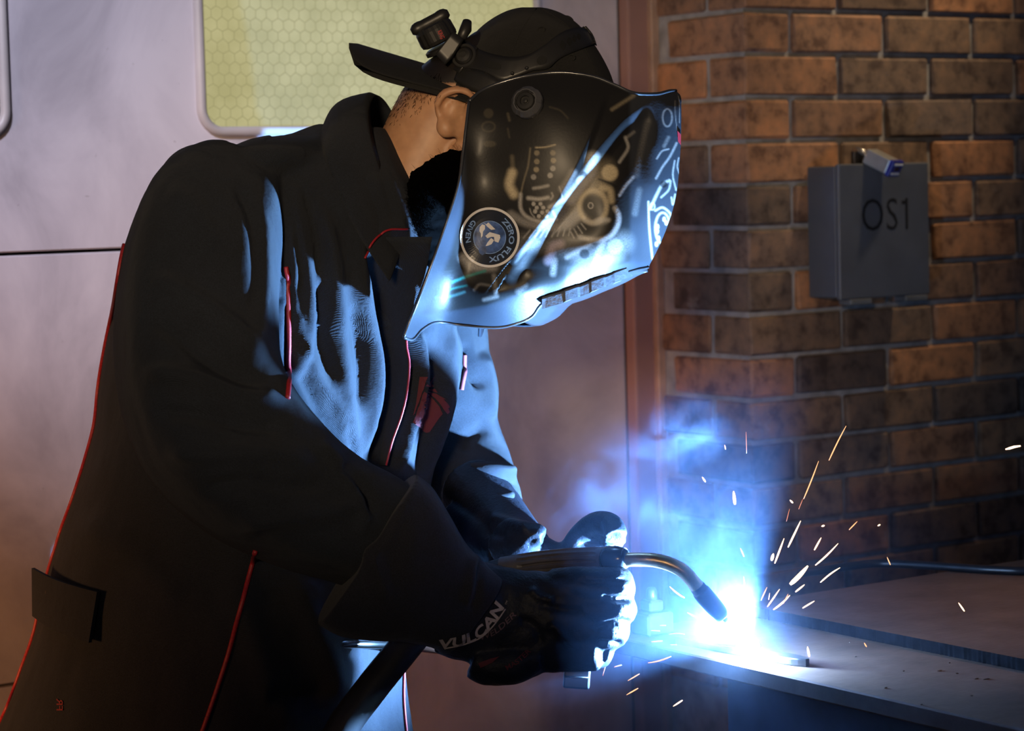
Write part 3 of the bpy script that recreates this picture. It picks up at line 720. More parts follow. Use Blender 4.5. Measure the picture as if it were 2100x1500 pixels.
# ---- cap worn back to front
E1 = (Rc * math.cos(math.radians(20)) - Uc * math.sin(math.radians(20)))          # towards the face
crown = []
cb = [(1262, 180), (1248, 142), (1222, 96), (1186, 50), (1140, 22), (1090, 14), (1040, 22), (990, 52), (950, 96), (912, 140), (876, 176)]
q = catmull(cb, 60); base0 = np.array([876, 178.]); base1 = np.array([1262, 186.])
rings = []; nr = 22
for i in range(nr):      # slices from the rim up to the top: each slice a horizontal-ish ellipse between left and right outline
    t = (i / (nr - 1)); 
    yy = 182 - 167 * math.sin(t * math.pi / 2)
    def xat(side):
        best = None
        for j in range(len(q) - 1):
            y0_, y1_ = q[j, 1], q[j + 1, 1]
            if (y0_ - yy) * (y1_ - yy) <= 0 and abs(y1_ - y0_) > 1e-6:
                xx = q[j, 0] + (q[j + 1, 0] - q[j, 0]) * (yy - y0_) / (y1_ - y0_)
                if best is None or (xx > best) == (side > 0): best = xx
        return best
    xr_, xl_ = xat(1), xat(-1)
    if xr_ is None or xl_ is None:
        xr_ = xr_ or (1262 if yy > 100 else 1095); xl_ = xl_ or (876 if yy > 100 else 1085)
    if xr_ - xl_ < 8: xl_, xr_ = (xl_ + xr_) / 2 - 4, (xl_ + xr_) / 2 + 4
    hd = 0.092 * math.sqrt(max(0.001, 1 - (math.sin(t * math.pi / 2) * 0.985) ** 2)) ** 0.9
    a = np.linspace(0, 2 * math.pi, 56, endpoint=False)
    pan = 1 + 0.006 * np.abs(np.sin(3 * a))            # six panels
    rings.append(Parr((xl_ + xr_) / 2 + np.cos(a) * (xr_ - xl_) / 2, np.full(56, yy), 3.13 + np.sin(a) * hd * pan))
cap = mk('cap', *loft_mesh(np.array(rings)), M_capcloth, person, True); cap['label'] = 'black baseball cap worn back to front'
TCAP = bvh(cap)
# brim behind the neck: curved sheet with thickness
ncol, nrow = 28, 16
bo = (-Rc * math.cos(math.radians(16)) + Uc * math.sin(math.radians(16)))
def brim_pt(s, t, lift=0.0):
    """s across (-1 near .. 1 far), t from the head outwards"""
    w = 0.088 * math.sqrt(max(0.0, 1 - max(t, 0) ** 8)) * s
    c = P(918, 146, 3.13) + bo * 0.133 * t
    k_ = (w / 0.088) ** 2; dr = 0.012 if s < 0 else 0.062 * (1 - 0.45 * t)
    return c + Fc * w + (Rc * 0.018) * k_ * (1 - t) - Uc * (dr * k_ + lift) + Uc * 0.33 * w
rings = []
for i in range(ncol + 1):
    s = -1 + 2 * i / ncol
    top = [brim_pt(s, -.3 + 1.3 * j / nrow) for j in range(nrow + 1)]; bot = [brim_pt(s, -.3 + 1.3 * j / nrow, 0.0070) for j in range(nrow, -1, -1)]
    rings.append([tuple(p) for p in top + bot])
bm = bmesh.new(); add_tri_bm(bm, *loft_mesh(np.array(rings))); frombm('brim', bm, M_capcloth, cap, True)
mk('top_button', *blob(1166, 40, 3.13, 12, 7, .008, 30, 8), M_capcloth, cap, True)
for ex, ey in ((1110, 61), (1172, 118)):
    l = cast(TCAP, ex, ey)[0]
    if l is not None:
        C = [tuple(l + (Rc * math.cos(t) * 0.0045 + Uc * math.sin(t) * 0.0036) - Fc * 0.0008) for t in np.linspace(0, 2 * math.pi, 13)]
        tube('eyelet', C, 0.0011, M_capcloth, cap, 6)
# seam lines of the cap panels
piping('panel_seam', TCAP, [(1100, 18), (1070, 60), (1050, 110), (1040, 150)], 0.0009, M_capcloth, cap, 24)
piping('panel_seam', TCAP, [(1110, 18), (1160, 50), (1200, 100), (1222, 150)], 0.0009, M_capcloth, cap, 24)

# ---- beard: solid mass with curly hairs at its edge
bp_ = [limb([(975, 330, 3.085, 36, .03), (925, 352, 3.075, 42, .034), (880, 392, 3.07, 50, .04), (866, 445, 3.08, 55, .045), (890, 510, 3.10, 52, .045), (930, 550, 3.11, 44, .045)], 24, 24),
       limb([(975, 330, 3.17, 36, .03), (935, 380, 3.18, 44, .04), (900, 450, 3.17, 55, .045), (910, 520, 3.14, 58, .05), (940, 560, 3.12, 50, .05)], 20, 20), blob(960, 440, 3.12, 90, 100, .07)]
bme = remeshed('beard', bp_, 0.004, 4); V = get_co(bme); Nn = get_no(bme)
V += Nn * np.array([noise.noise((p[0] * 130, p[1] * 130, p[2] * 130)) * 0.004 for p in V])[:, None]; set_co(bme, V)
beard = link('beard', bme, M_hair, person, True); beard['label'] = 'full black curly beard under the raised collar'
TB = bvh(beard); hv, hf = [], []
rnd = random.Random(3)
for _ in range(2600):
    t = rnd.random(); q0 = np.array([(952, 318), (915, 322), (880, 345), (850, 385), (826, 420), (818, 455)]); c0 = catmull(q0, 60)[int(t * 59)]
    px = c0[0] + rnd.uniform(-10, 55); py = c0[1] + rnd.uniform(-4, 60)
    l, nn = cast(TB, px, py)
    if l is None: continue
    dirn = (Rc * rnd.uniform(-1, 0.5) + Uc * rnd.uniform(-0.5, 1) - Fc * rnd.uniform(0.0, 0.8)).normalized(); ln = rnd.uniform(0.006, 0.017); curl = rnd.uniform(2, 7); ph = rnd.uniform(0, 6)
    sx = dirn.cross(Fc).normalized(); sy = dirn.cross(sx); k0 = len(hv); r0 = 0.00022
    for s in range(6):
        u = s / 5; p = l + dirn * ln * u + (sx * math.cos(ph + curl * u) + sy * math.sin(ph + curl * u)) * ln * 0.22 * u
        for aa in range(3):
            hv.append(tuple(p + (Rc * math.cos(aa * 2.09) + Uc * math.sin(aa * 2.09)) * r0 * (1.1 - 0.6 * u)))
    for s in range(5):
        for aa in range(3):
            i0 = k0 + s * 3 + aa; i1 = k0 + s * 3 + (aa + 1) % 3; hf.append((i0, i1, i1 + 3, i0 + 3))
o = mk('beard_hairs', hv, hf, M_hair, beard); o['kind'] = 'stuff'
# cropped hair over the nape
hv, hf = [], []; TP = bvh(person)
for _ in range(1500):
    px = rnd.uniform(782, 905); py = rnd.uniform(150, 275); w = max(0.0, min(1.0, (268 - py - 0.62 * (px - 800)) / 70))
    if px > 870: w = max(w, (205 - py) / 40)
    if rnd.random() > w: continue
    l, nn = cast(TP, px, py)
    if l is None: continue
    dirn = (nn * 0.35 - Uc * 0.8 + Rc * rnd.uniform(-.5, .4) ).normalized(); ln = rnd.uniform(0.002, 0.0055); k0 = len(hv)
    for s in range(3):
        p = l + nn * 0.0003 + dirn * ln * s / 2
        for aa in range(3): hv.append(tuple(p + (Rc * math.cos(aa * 2.09) + Uc * math.sin(aa * 2.09)) * 0.00019))
    for s in range(2):
        for aa in range(3):
            i0 = k0 + s * 3 + aa; i1 = k0 + s * 3 + (aa + 1) % 3; hf.append((i0, i1, i1 + 3, i0 + 3))
o = mk('nape_hair', hv, hf, M_hair, person); o['kind'] = 'stuff'; o['label'] = 'short black cropped hair at the nape'

# ---- near glove: flared gauntlet, back of the hand, four bent fingers, thumb
def gaunt(rows, n=24, k=40):
    return limb(rows, n, k)
hand = [limb([(925, 1240, 2.935, 104, .050), (985, 1258, 2.945, 105, .042), (1060, 1272, 2.95, 104, .036), (1150, 1277, 2.95, 104, .034), (1225, 1275, 2.955, 100, .032)], 20, 30),
        limb([(972, 1350, 2.945, 42, .034), (1000, 1360, 2.945, 46, .036), (1045, 1360, 2.945, 45, .036), (1100, 1345, 2.95, 38, .032)], 14, 20)]
for i, (y0, y1, r) in enumerate(((1203, 1203, 38), (1251, 1252, 36), (1298, 1297, 35), (1345, 1338, 34))):
    kx = (1284, 1287, 1272, 1240)[i]
    hand.append(limb([(1130, y0, 2.950, r, .020), (1215, (y0 + y1) / 2, 2.936, r + 2, .020), (kx - 26, y1, 2.940, r + 1, .021), (kx - 14, y1, 2.968, r, .020), (kx - 30, y1, 2.996, r - 1, .019), (kx - 100, y1, 3.004, r - 3, .017)], 26, 18))
hand.append(limb([(1055, 1215, 2.965, 30, .024), (1120, 1200, 2.985, 26, .021), (1190, 1187, 2.995, 24, .019), (1262, 1184, 3.0, 22, .017)], 16, 16))     # thumb on top
gm = remeshed('glove', hand, 0.0026, 8)
V = get_co(gm); Nn = get_no(gm)
GL = [([(1300, 1228), (1270, 1230), (1230, 1224)], 6, -.006), ([(1300, 1276), (1255, 1278), (1215, 1290)], 6, -.006), ([(1280, 1320), (1250, 1320), (1220, 1318)], 6, -.005),
      ([(1085, 1205), (1110, 1230), (1140, 1235)], 9, .005), ([(1120, 1300), (1135, 1285), (1160, 1310), (1195, 1340)], 8, .006), ([(1100, 1230), (1150, 1250), (1200, 1250)], 8, -.004),
      ([(1180, 1190), (1220, 1196), (1290, 1190)], 5, -.004), ([(1060, 1270), (1100, 1290), (1110, 1330)], 10, -.004), ([(1240, 1205), (1262, 1215), (1285, 1212)], 4, .003)]
disp = strokes(V, GL, np.ones(len(V), bool)); disp += np.array([noise.noise((p[0] * 60, p[1] * 60, p[2] * 60)) * 0.0016 for p in V])
V = V + Nn * disp[:, None]; set_co(gm, V)
glove = link('glove', gm, M_glove, person, True); glove['label'] = 'black leather welding glove nearest the viewer, knuckles lit white'
gp = [limb([(752, 1125, 2.905, 182, .088), (790, 1150, 2.908, 178, .086), (835, 1178, 2.915, 152, .078), (885, 1208, 2.925, 120, .066), (935, 1238, 2.935, 102, .056), (968, 1262, 2.94, 100, .05)], 24, 48, 2.8)]
ga = remeshed('gauntlet', gp, 0.0032, 3); V = get_co(ga); Nn = get_no(ga)
disp = strokes(V, [([(832, 962), (815, 1040), (790, 1110), (740, 1190)], 18, .004), ([(860, 1010), (880, 1090), (885, 1180)], 26, -.003), ([(975, 1132), (968, 1180), (955, 1250)], 10, .005), ([(985, 1150), (980, 1210), (965, 1260)], 9, -.005), ([(720, 1040), (760, 1130), (800, 1250)], 18, .006)], np.ones(len(V), bool))
V = V + Nn * disp[:, None]; set_co(ga, V)
gaun = link('gauntlet', ga, M_cuff, glove, True)
TG = bvh(glove, gaun)
M_print = mat('grey_print', (0.42, 0.36, 0.36), 0.7, var=0.2, scale=150); M_redfaint = mat('dull_red_print', (0.12, 0.012, 0.02), 0.7)
# lettering that follows a curved base line
def lettering(name, T, body, base, height, off, mat_, parent, shear=0.0, bold=0.03, span=(0, 1), cell=6, flip=False):
    bm = text_bm(body, 1.0, 'LEFT', shear, bold)
    xs = [v.co.x for v in bm.verts]; ys = [v.co.y for v in bm.verts]; x0_, x1_, y0_, y1_ = min(xs), max(xs), min(ys), max(ys)
    qq = catmull(base, 100)
    for v in bm.verts:
        u = span[0] + (span[1] - span[0]) * (v.co.x - x0_) / (x1_ - x0_); w = (v.co.y - y0_) / (y1_ - y0_)
        k_ = min(98, max(0, int(u * 99))); f_ = u * 99 - k_; p = qq[k_] + (qq[k_ + 1] - qq[k_]) * f_; tt = qq[k_ + 1] - qq[k_]; tt = tt / np.linalg.norm(tt)
        nn_ = np.array([tt[1], -tt[0]])
        h = height if not callable(height) else height(u)
        v.co = Vector((p[0] + nn_[0] * w * h, p[1] + nn_[1] * w * h, 0))
    return decal_bm(name, T, bm, off, mat_, parent, cell)
lettering('glove_lettering', TG, 'VULCAN', [(902, 1330), (945, 1324), (985, 1308), (1015, 1278), (1036, 1244)], lambda u: 19 + 5 * u, 0.0016, M_print, glove, shear=0.15, bold=0.035)
lettering('glove_lettering', TG, 'TM', [(1038, 1242), (1041, 1234)], 4, 0.0016, M_print, glove, bold=0.0)
piping('print_line', TG, [(912, 1330), (950, 1322), (985, 1308), (1012, 1283), (1036, 1250)], 0.0009, M_print, glove, 40, 0.001)
lettering('glove_lettering', TG, 'WELDER', [(985, 1313), (1012, 1303), (1036, 1285), (1060, 1262)], 11, 0.0014, mat('worn_print', (0.13, 0.075, 0.085), 0.8), glove, shear=0.15, bold=0.01)
decal('red_flash', TG, [[(981, 1361), (986, 1370), (1010, 1360), (1024, 1348), (1004, 1353)]], 0.0016, M_redfaint, glove, 8)
lettering('glove_lettering', TG, 'MASTER', [(1040, 1375), (1065, 1360), (1090, 1338)], 10, 0.0014, M_redfaint, glove, bold=0.01)

# ---- far glove round the torch handle
fh = [limb([(960, 1080, 3.24, 62, .05), (1010, 1120, 3.18, 66, .05), (1060, 1145, 3.13, 58, .045)], 12, 22), limb([(975, 1010, 3.27, 74, .058), (1015, 1060, 3.22, 66, .054), (1055, 1105, 3.16, 58, .05), (1080, 1130, 3.12, 54, .046)], 14, 26),
      limb([(1070, 1135, 3.11, 58, .04), (1120, 1165, 3.09, 58, .034), (1180, 1172, 3.085, 54, .03)], 12, 24),
      limb([(1035, 1120, 3.09, 44, .03), (1070, 1108, 3.065, 40, .024), (1096, 1098, 3.05, 27, .018), (1116, 1102, 3.047, 18, .014)], 14, 18),
      limb([(1165, 1150, 3.085, 30, .02), (1192, 1104, 3.085, 29, .019), (1222, 1076, 3.07, 26, .018), (1250, 1080, 3.05, 25, .018), (1262, 1104, 3.035, 22, .017)], 20, 18),
      limb([(1190, 1160, 3.088, 28, .02), (1218, 1118, 3.085, 28, .018), (1245, 1098, 3.075, 26, .018), (1262, 1112, 3.05, 22, .016)], 16, 16),
      limb([(1150, 1180, 3.085, 26, .018), (1165, 1215, 3.06, 25, .017), (1150, 1222, 3.03, 22, .016)], 14, 16),
      limb([(1110, 1185, 3.09, 26, .018), (1120, 1220, 3.06, 25, .017), (1106, 1226, 3.035, 22, .016)], 14, 16)]
fm = remeshed('glove', fh, 0.003, 4); V = get_co(fm); Nn = get_no(fm)
disp = strokes(V, [([(1225, 1060), (1232, 1090), (1238, 1112)], 6, -.004), ([(1180, 1118), (1225, 1112), (1275, 1096)], 6, -.004), ([(1080, 1125), (1098, 1106), (1122, 1102)], 6, -.002), ([(1000, 1060), (1050, 1075), (1090, 1085)], 10, .006), ([(990, 1090), (1040, 1100)], 9, -.003)], np.ones(len(V), bool))
V = V + Nn * disp[:, None]; set_co(fm, V)
glove2 = link('glove', fm, M_glove, person, True); glove2['label'] = 'black leather glove on the far hand, holding the torch handle'
# ================================================================== WELDING HELMET
HD0, HYAW = 3.03, math.radians(16)
hl = np.array(tuple((-Rc * math.sin(HYAW) - Fc * math.cos(HYAW) - Uc * 0.02).normalized()))     # towards the helmet's near side
h0 = np.array(tuple(P(1392, 330, HD0)))
def sag_depth(x, y):                 # depth at which a sight line meets the helmet's middle plane
    r = A_F + A_R * ((np.asarray(x, float) - 1050) / FPX)[..., None] + A_U * ((750 - np.asarray(y, float)) / FPX)[..., None]
    return ((h0 - A_C) @ hl) / (r @ hl)
eT = [(962, 208), (985, 188), (1020, 172), (1080, 156), (1150, 149), (1215, 157), (1262, 175), (1300, 191), (1345, 193), (1372, 187), (1386, 186)]
eR = [(1386, 186), (1396, 202), (1397, 260), (1394, 330), (1387, 400), (1372, 455), (1352, 505), (1330, 548)]
eB = [(828, 692), (846, 697), (866, 676), (897, 661), (950, 668), (1020, 672), (1065, 662), (1092, 648), (1113, 622), (1160, 606), (1230, 580), (1290, 557), (1330, 548)]
eL = [(962, 208), (956, 260), (949, 320), (940, 380), (918, 450), (890, 530), (860, 610), (840, 660), (828, 692)]
NU, NV = 250, 230
def edge(pts, n):                    # resample by length
    q = catmull(pts, 400); l = np.concatenate([[0], np.cumsum(np.linalg.norm(np.diff(q, axis=0), axis=1))]); t = np.linspace(0, l[-1], n)
    return np.stack([np.interp(t, l, q[:, 0]), np.interp(t, l, q[:, 1])], 1)
T_, B_, L_, R_ = edge(eT, NU), edge(eB, NU), edge(eL, NV), edge(eR, NV)
u = np.linspace(0, 1, NU)[None, :, None]; v = np.linspace(0, 1, NV)[:, None, None]
PX = (1 - v) * T_[None] + v * B_[None] + (1 - u) * L_[:, None] + u * R_[:, None] - ((1 - u) * (1 - v) * T_[0] + u * (1 - v) * T_[-1] + (1 - u) * v * B_[0] + u * v * B_[-1])
ctl = [(1000, 250, .123), (1100, 200, .116), (1100, 300, .126), (1000, 400, .127), (1100, 450, .124), (1200, 300, .113), (1200, 450, .108), (1000, 550, .118), (1080, 550, .116), (950, 600, .117), (1200, 220, .104), (1050, 350, .128),
       (985, 190, .110), (1080, 157, .095), (1150, 151, .09), (1262, 176, .072), (1345, 193, .043),
       (962, 208, .124), (949, 320, .138), (940, 380, .146), (918, 450, .154), (890, 530, .164), (860, 610, .170), (830, 690, .170), (976, 320, .127), (966, 450, .125), (948, 530, .121), (922, 600, .117), (897, 645, .112),
       (1288, 230, .076), (1292, 300, .083), (1294, 380, .086), (1292, 460, .083), (1292, 530, .068), (1332, 230, .052), (1336, 300, .058), (1336, 380, .058), (1330, 450, .05), (1318, 520, .034),
       (905, 636, .111), (1000, 622, .112), (1075, 598, .107), (1160, 572, .098), (1230, 550, .088), (900, 661, .086), (950, 668, .08), (1000, 671, .076), (1065, 662, .07), (1092, 648, .066), (1113, 622, .070), (1200, 592, .06), (1290, 557, .038)]
ctl += [(x_, y_, 0.0) for x_, y_ in edge(eR, 14)]
ctl = np.array(ctl)
def tps(r): return np.where(r > 0, r * r * np.log(r + 1e-9), 0)
cx = ctl[:, :2] / 500.0; A_ = tps(np.linalg.norm(cx[:, None] - cx[None], axis=2)) + np.eye(len(cx)) * 0.004; Pm = np.hstack([np.ones((len(cx), 1)), cx])
sol = np.linalg.solve(np.block([[A_, Pm], [Pm.T, np.zeros((3, 3))]]), np.concatenate([ctl[:, 2], np.zeros(3)]))
gp_ = PX.reshape(-1, 2) / 500.0
Sg = np.concatenate([tps(np.linalg.norm(gp_[i:i + 4000, None] - cx[None], axis=2)) @ sol[:len(cx)] for i in range(0, len(gp_), 4000)]) + np.hstack([np.ones((len(gp_), 1)), gp_]) @ sol[len(cx):]
Sg = np.maximum(Sg, 0.0).reshape(NV, NU); gx, gy = PX[..., 0], PX[..., 1]
def sst(t): t = np.clip(t, 0, 1); return t * t * (3 - 2 * t)
# pressed edges of the window recess and a second facet line: the shell falls away to the right of them
for line, w, dep in (([(1352, 226), (1325, 216), (1282, 240), (1240, 285), (1195, 342), (1150, 405), (1100, 470), (1062, 520), (1040, 560)], 36, .0105), ([(1242, 180), (1205, 285), (1150, 398), (1095, 470), (1050, 530)], 16, .0030)):
    dd, pp, sd = seg_dist(gx.ravel(), gy.ravel(), catmull(line, 60)); dd = dd.reshape(gx.shape); sd = sd.reshape(gx.shape); pp = pp.reshape(gx.shape)
    right = sd > 0
    fall = sst((1352 - gx) / 40) * sst((610 - gy) / 60) * sst((gy - 185) / 40)
    Sg -= dep * np.where(right, sst(dd / w), 0) * fall * np.exp(-np.where(right, dd, 0) / 260)
Sg[:, -1] = 0
# raised bead along the lower front (1113,622)-(1290,557) and along the neck edge
Dg = sag_depth(gx, gy) - Sg / math.cos(HYAW)
near3 = Parr(gx.ravel(), gy.ravel(), Dg.ravel())
# --- artwork colour over the shell (printed skull and machine motif, plus tones for the arc's light), painted by shape
COLR = np.tile(np.array([0.0125, 0.0122, 0.0125]), (NV * NU, 1)); fx, fy = gx.ravel(), gy.ravel()
front_lit = sst((fx - 1286) / 12)
COLR = COLR * (1 - front_lit)[:, None] + np.array([0.028, 0.031, 0.038]) * front_lit[:, None]  # front face tinted paler and bluish, as the arc lights it
edge_lit = np.maximum(sst((fy - np.interp(fx, [890, 1000, 1075, 1160, 1290], [640, 622, 596, 572, 534])) / 8), sst((np.interp(fy, [300, 380, 450, 530, 610, 690], [958, 962, 950, 928, 892, 850]) - fx) / 14))
COLR = COLR * (1 - edge_lit)[:, None] + np.array([0.030, 0.036, 0.050]) * edge_lit[:, None]  # lower bevel and back edge tinted pale blue for the arc's light
spk = np.array([0.5 + 0.5 * noise.noise((a_ * 0.35, b_ * 0.35, 0.0)) for a_, b_ in zip(fx, fy)])
WHT, TAN, TEAL, DRK = (.42, .40, .37), (.55, .46, .30), (.03, .32, .27), (.006, .006, .006)
def paint(mask, col, grit=0.35):
    m = np.clip(mask * (1 - grit + 2 * grit * spk), 0, 1)[:, None]; COLR[:] = COLR * (1 - m) + np.array(col) * m
def c7(p): return (960 + p[0] * .22, 150 + p[1] * .22)
def c3(p): return (930 + p[0] * .2238, 400 + p[1] * .2239)
def c5(p): return (1230 + p[0] * .3, 150 + p[1] * .3)
SC = {c7: .22, c3: .2238, c5: .3}
def line(cv, pts, w, val, col=WHT, grit=.35, soft=.75):
    q = [cv(p) for p in pts]; q = catmull(q, 10 * len(q)) if len(q) > 2 else q; h = w * SC[cv] / 2
    dd = seg_dist(fx, fy, q)[0]; paint(val * sst((h * (1 + soft) - dd) / (2 * soft * h + .8)), col, grit)
def dot(cv, p, r, val, col=WHT, grit=.3, ry=None):
    c = cv(p); r1 = r * SC[cv]; r2 = (ry or r) * SC[cv]; e = np.hypot((fx - c[0]) / r1, (fy - c[1]) / r2); paint(val * sst((1.25 - e) / .5), col, grit)
def ring(cv, p, rx, ry, w, val, col=WHT):
    line(cv, [(p[0] + rx * math.cos(t), p[1] + ry * math.sin(t)) for t in np.linspace(0, 2 * math.pi, 17)], w, val, col)
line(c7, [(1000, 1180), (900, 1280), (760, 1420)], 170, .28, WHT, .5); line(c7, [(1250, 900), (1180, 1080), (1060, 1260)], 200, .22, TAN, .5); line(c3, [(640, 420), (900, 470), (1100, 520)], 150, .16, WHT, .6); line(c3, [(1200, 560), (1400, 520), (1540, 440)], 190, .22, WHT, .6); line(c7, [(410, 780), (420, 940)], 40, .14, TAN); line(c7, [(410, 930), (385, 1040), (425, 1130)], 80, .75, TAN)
line(c7, [(400, 1320), (550, 1400), (750, 1430), (930, 1420), (1040, 1330)], 75, .4); line(c7, [(930, 1390), (1000, 1330), (1040, 1290)], 110, .55)
line(c7, [(580, 700), (560, 860), (520, 1000), (490, 1130)], 18, .22, TAN); line(c7, [(490, 1130), (490, 1260), (550, 1340), (680, 1385), (800, 1370)], 34, .7)
line(c7, [(630, 695), (720, 690), (812, 668)], 16, .6, TAN)
for p, vv in (((640, 745), .3), ((640, 825), .32), ((635, 900), .4), ((610, 970), .5), ((790, 745), .28), ((795, 815), .4), ((790, 890), .6), ((765, 955), .65)): dot(c7, p, 25, vv, TAN if vv < .45 else WHT)
line(c7, [(610, 1075), (680, 1065), (745, 1050)], 30, .65); line(c7, [(560, 1165), (660, 1175), (745, 1160)], 36, .8); line(c7, [(780, 1120), (790, 1150), (770, 1180)], 20, .6)
for p in ((610, 1220), (675, 1220), (640, 1255), (700, 1255), (625, 1290), (690, 1300), (740, 1290), (660, 1335), (730, 1335)): dot(c7, p, 19, .75)
line(c7, [(575, 1265), (590, 1310), (620, 1345)], 14, .6); line(c7, [(760, 1250), (820, 1220), (880, 1185)], 36, .7); line(c7, [(790, 1290), (830, 1370)], 24, .7)
line(c7, [(975, 930), (930, 1010), (880, 1080)], 70, .4); line(c7, [(850, 1060), (870, 1120), (880, 1170)], 16, .6)
line(c7, [(1160, 790), (1140, 920), (1050, 1050), (960, 1170)], 105, .95); dot(c7, (1075, 950), 34, .7, DRK); dot(c7, (1060, 1010), 50, .8)
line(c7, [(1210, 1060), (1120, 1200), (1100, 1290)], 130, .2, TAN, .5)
dot(c7, (1320, 930), 75, .75, TAN); line(c7, [(1250, 1070), (1320, 1090), (1335, 1190)], 60, .6, TAN); line(c7, [(1220, 990), (1330, 1030), (1380, 1060)], 22, .9, DRK)
ring(c7, (1165, 1245), 125, 150, 46, .6, TAN); dot(c7, (1155, 1240), 92, .97, DRK, 0, 108); ring(c7, (1142, 1236), 22, 26, 13, .85)
line(c7, [(1090, 1370), (1160, 1400), (1220, 1370)], 50, .5); line(c7, [(1210, 1390), (1260, 1370), (1310, 1370)], 40, .6)
line(c7, [(1465, 600), (1490, 700), (1410, 830)], 30, .6); line(c7, [(1410, 1140), (1470, 1050), (1540, 970)], 28, .6); line(c7, [(1480, 600), (1545, 550)], 30, .3)
ring(c7, (190, 500), 60, 45, 20, .06, TAN); dot(c7, (200, 660), 60, .07, TAN, .4, 30); dot(c7, (190, 375), 45, .06, TAN); line(c7, [(370, 380), (385, 440)], 26, .1, TAN); line(c7, [(370, 520), (385, 600)], 20, .06, TAN)
line(c7, [(1340, 340), (1450, 270), (1545, 210)], 34, .25, TAN); line(c7, [(760, 315), (860, 350), (930, 420)], 18, .06, TAN)
for i in range(9): line(c3, [(640 + 52 * i, 395 - 3 * i), (700 + 46 * i, 325 - 2 * i)], 17, .5)
for a_, b_ in (((1075, 340), (1105, 395)), ((1105, 312), (1140, 375)), ((1138, 288), (1180, 350)), ((1170, 262), (1212, 315))): line(c3, [a_, b_], 15, .65)
line(c3, [(1160, 385), (1300, 412), (1430, 380), (1500, 285), (1512, 190), (1480, 120)], 44, .8); line(c3, [(1310, 250), (1390, 235)], 60, .5)
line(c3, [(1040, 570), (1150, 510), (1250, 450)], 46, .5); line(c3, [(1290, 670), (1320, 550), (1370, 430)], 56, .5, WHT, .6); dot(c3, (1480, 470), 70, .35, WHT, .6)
dot(c3, (1200, 540), 45, .8, DRK); line(c3, [(870, 600), (910, 480), (980, 450)], 80, .5, (.55, .45, .5)); line(c3, [(925, 600), (912, 720)], 56, .5, WHT, .6)
line(c3, [(100, 580), (180, 650), (360, 655)], 90, .75, WHT, .5); line(c3, [(370, 740), (390, 900)], 40, .5, WHT, .6); line(c3, [(190, 870), (240, 820), (330, 830)], 26, .4); line(c3, [(280, 960), (400, 930)], 36, .4)
line(c3, [(-10, 800), (130, 745), (290, 695)], 26, .8, TEAL); line(c3, [(-80, 900), (-10, 860), (120, 830)], 20, .5, TEAL); line(c3, [(-160, 940), (-30, 930), (100, 890)], 26, .4, (.1, .3, .3)); line(c3, [(600, 880), (650, 830)], 60, .4, WHT, .6)
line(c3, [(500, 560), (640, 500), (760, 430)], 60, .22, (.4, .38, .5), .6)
line(c5, [(332, 880), (338, 1050), (352, 1200), (360, 1270)], 14, .9); ring(c5, (430, 1060), 50, 105, 16, .8); line(c5, [(380, 940), (430, 920), (480, 960), (490, 1010)], 16, .8)
for p in ((395, 1050), (394, 1082), (402, 1130), (440, 1000), (455, 1025), (388, 1170)): dot(c5, p, 12, .85, WHT, .2, 18)
line(c5, [(345, 930), (390, 830), (430, 760), (475, 735)], 20, .8); dot(c5, (436, 760), 24, .8, DRK); ring(c5, (360, 912), 16, 24, 10, .8); line(c5, [(420, 850), (470, 800), (485, 740)], 14, .7)
line(c5, [(512, 600), (500, 700), (522, 800)], 12, .7); line(c5, [(540, 580), (530, 640), (545, 690)], 10, .7); line(c5, [(385, 720), (430, 640), (480, 570), (525, 480)], 16, .6); line(c5, [(390, 585), (425, 535), (470, 520)], 12, .7); line(c5, [(490, 850), (500, 900), (515, 830)], 12, .8)
ring(c5, (462, 305), 32, 60, 13, .55); line(c5, [(515, 190), (518, 300), (530, 390)], 7, .5); line(c5, [(545, 190), (545, 340)], 7, .5); line(c5, [(440, 500), (470, 440)], 24, .3); line(c5, [(250, 700), (290, 480), (330, 330)], 40, .12, WHT, .7); line(c5, [(240, 960), (270, 800)], 40, .15, WHT, .7)
COLR *= (1 - 0.5 * sst((fy - 470) / 120))[:, None]  # all colours darkened downwards to offset the strong arc light there
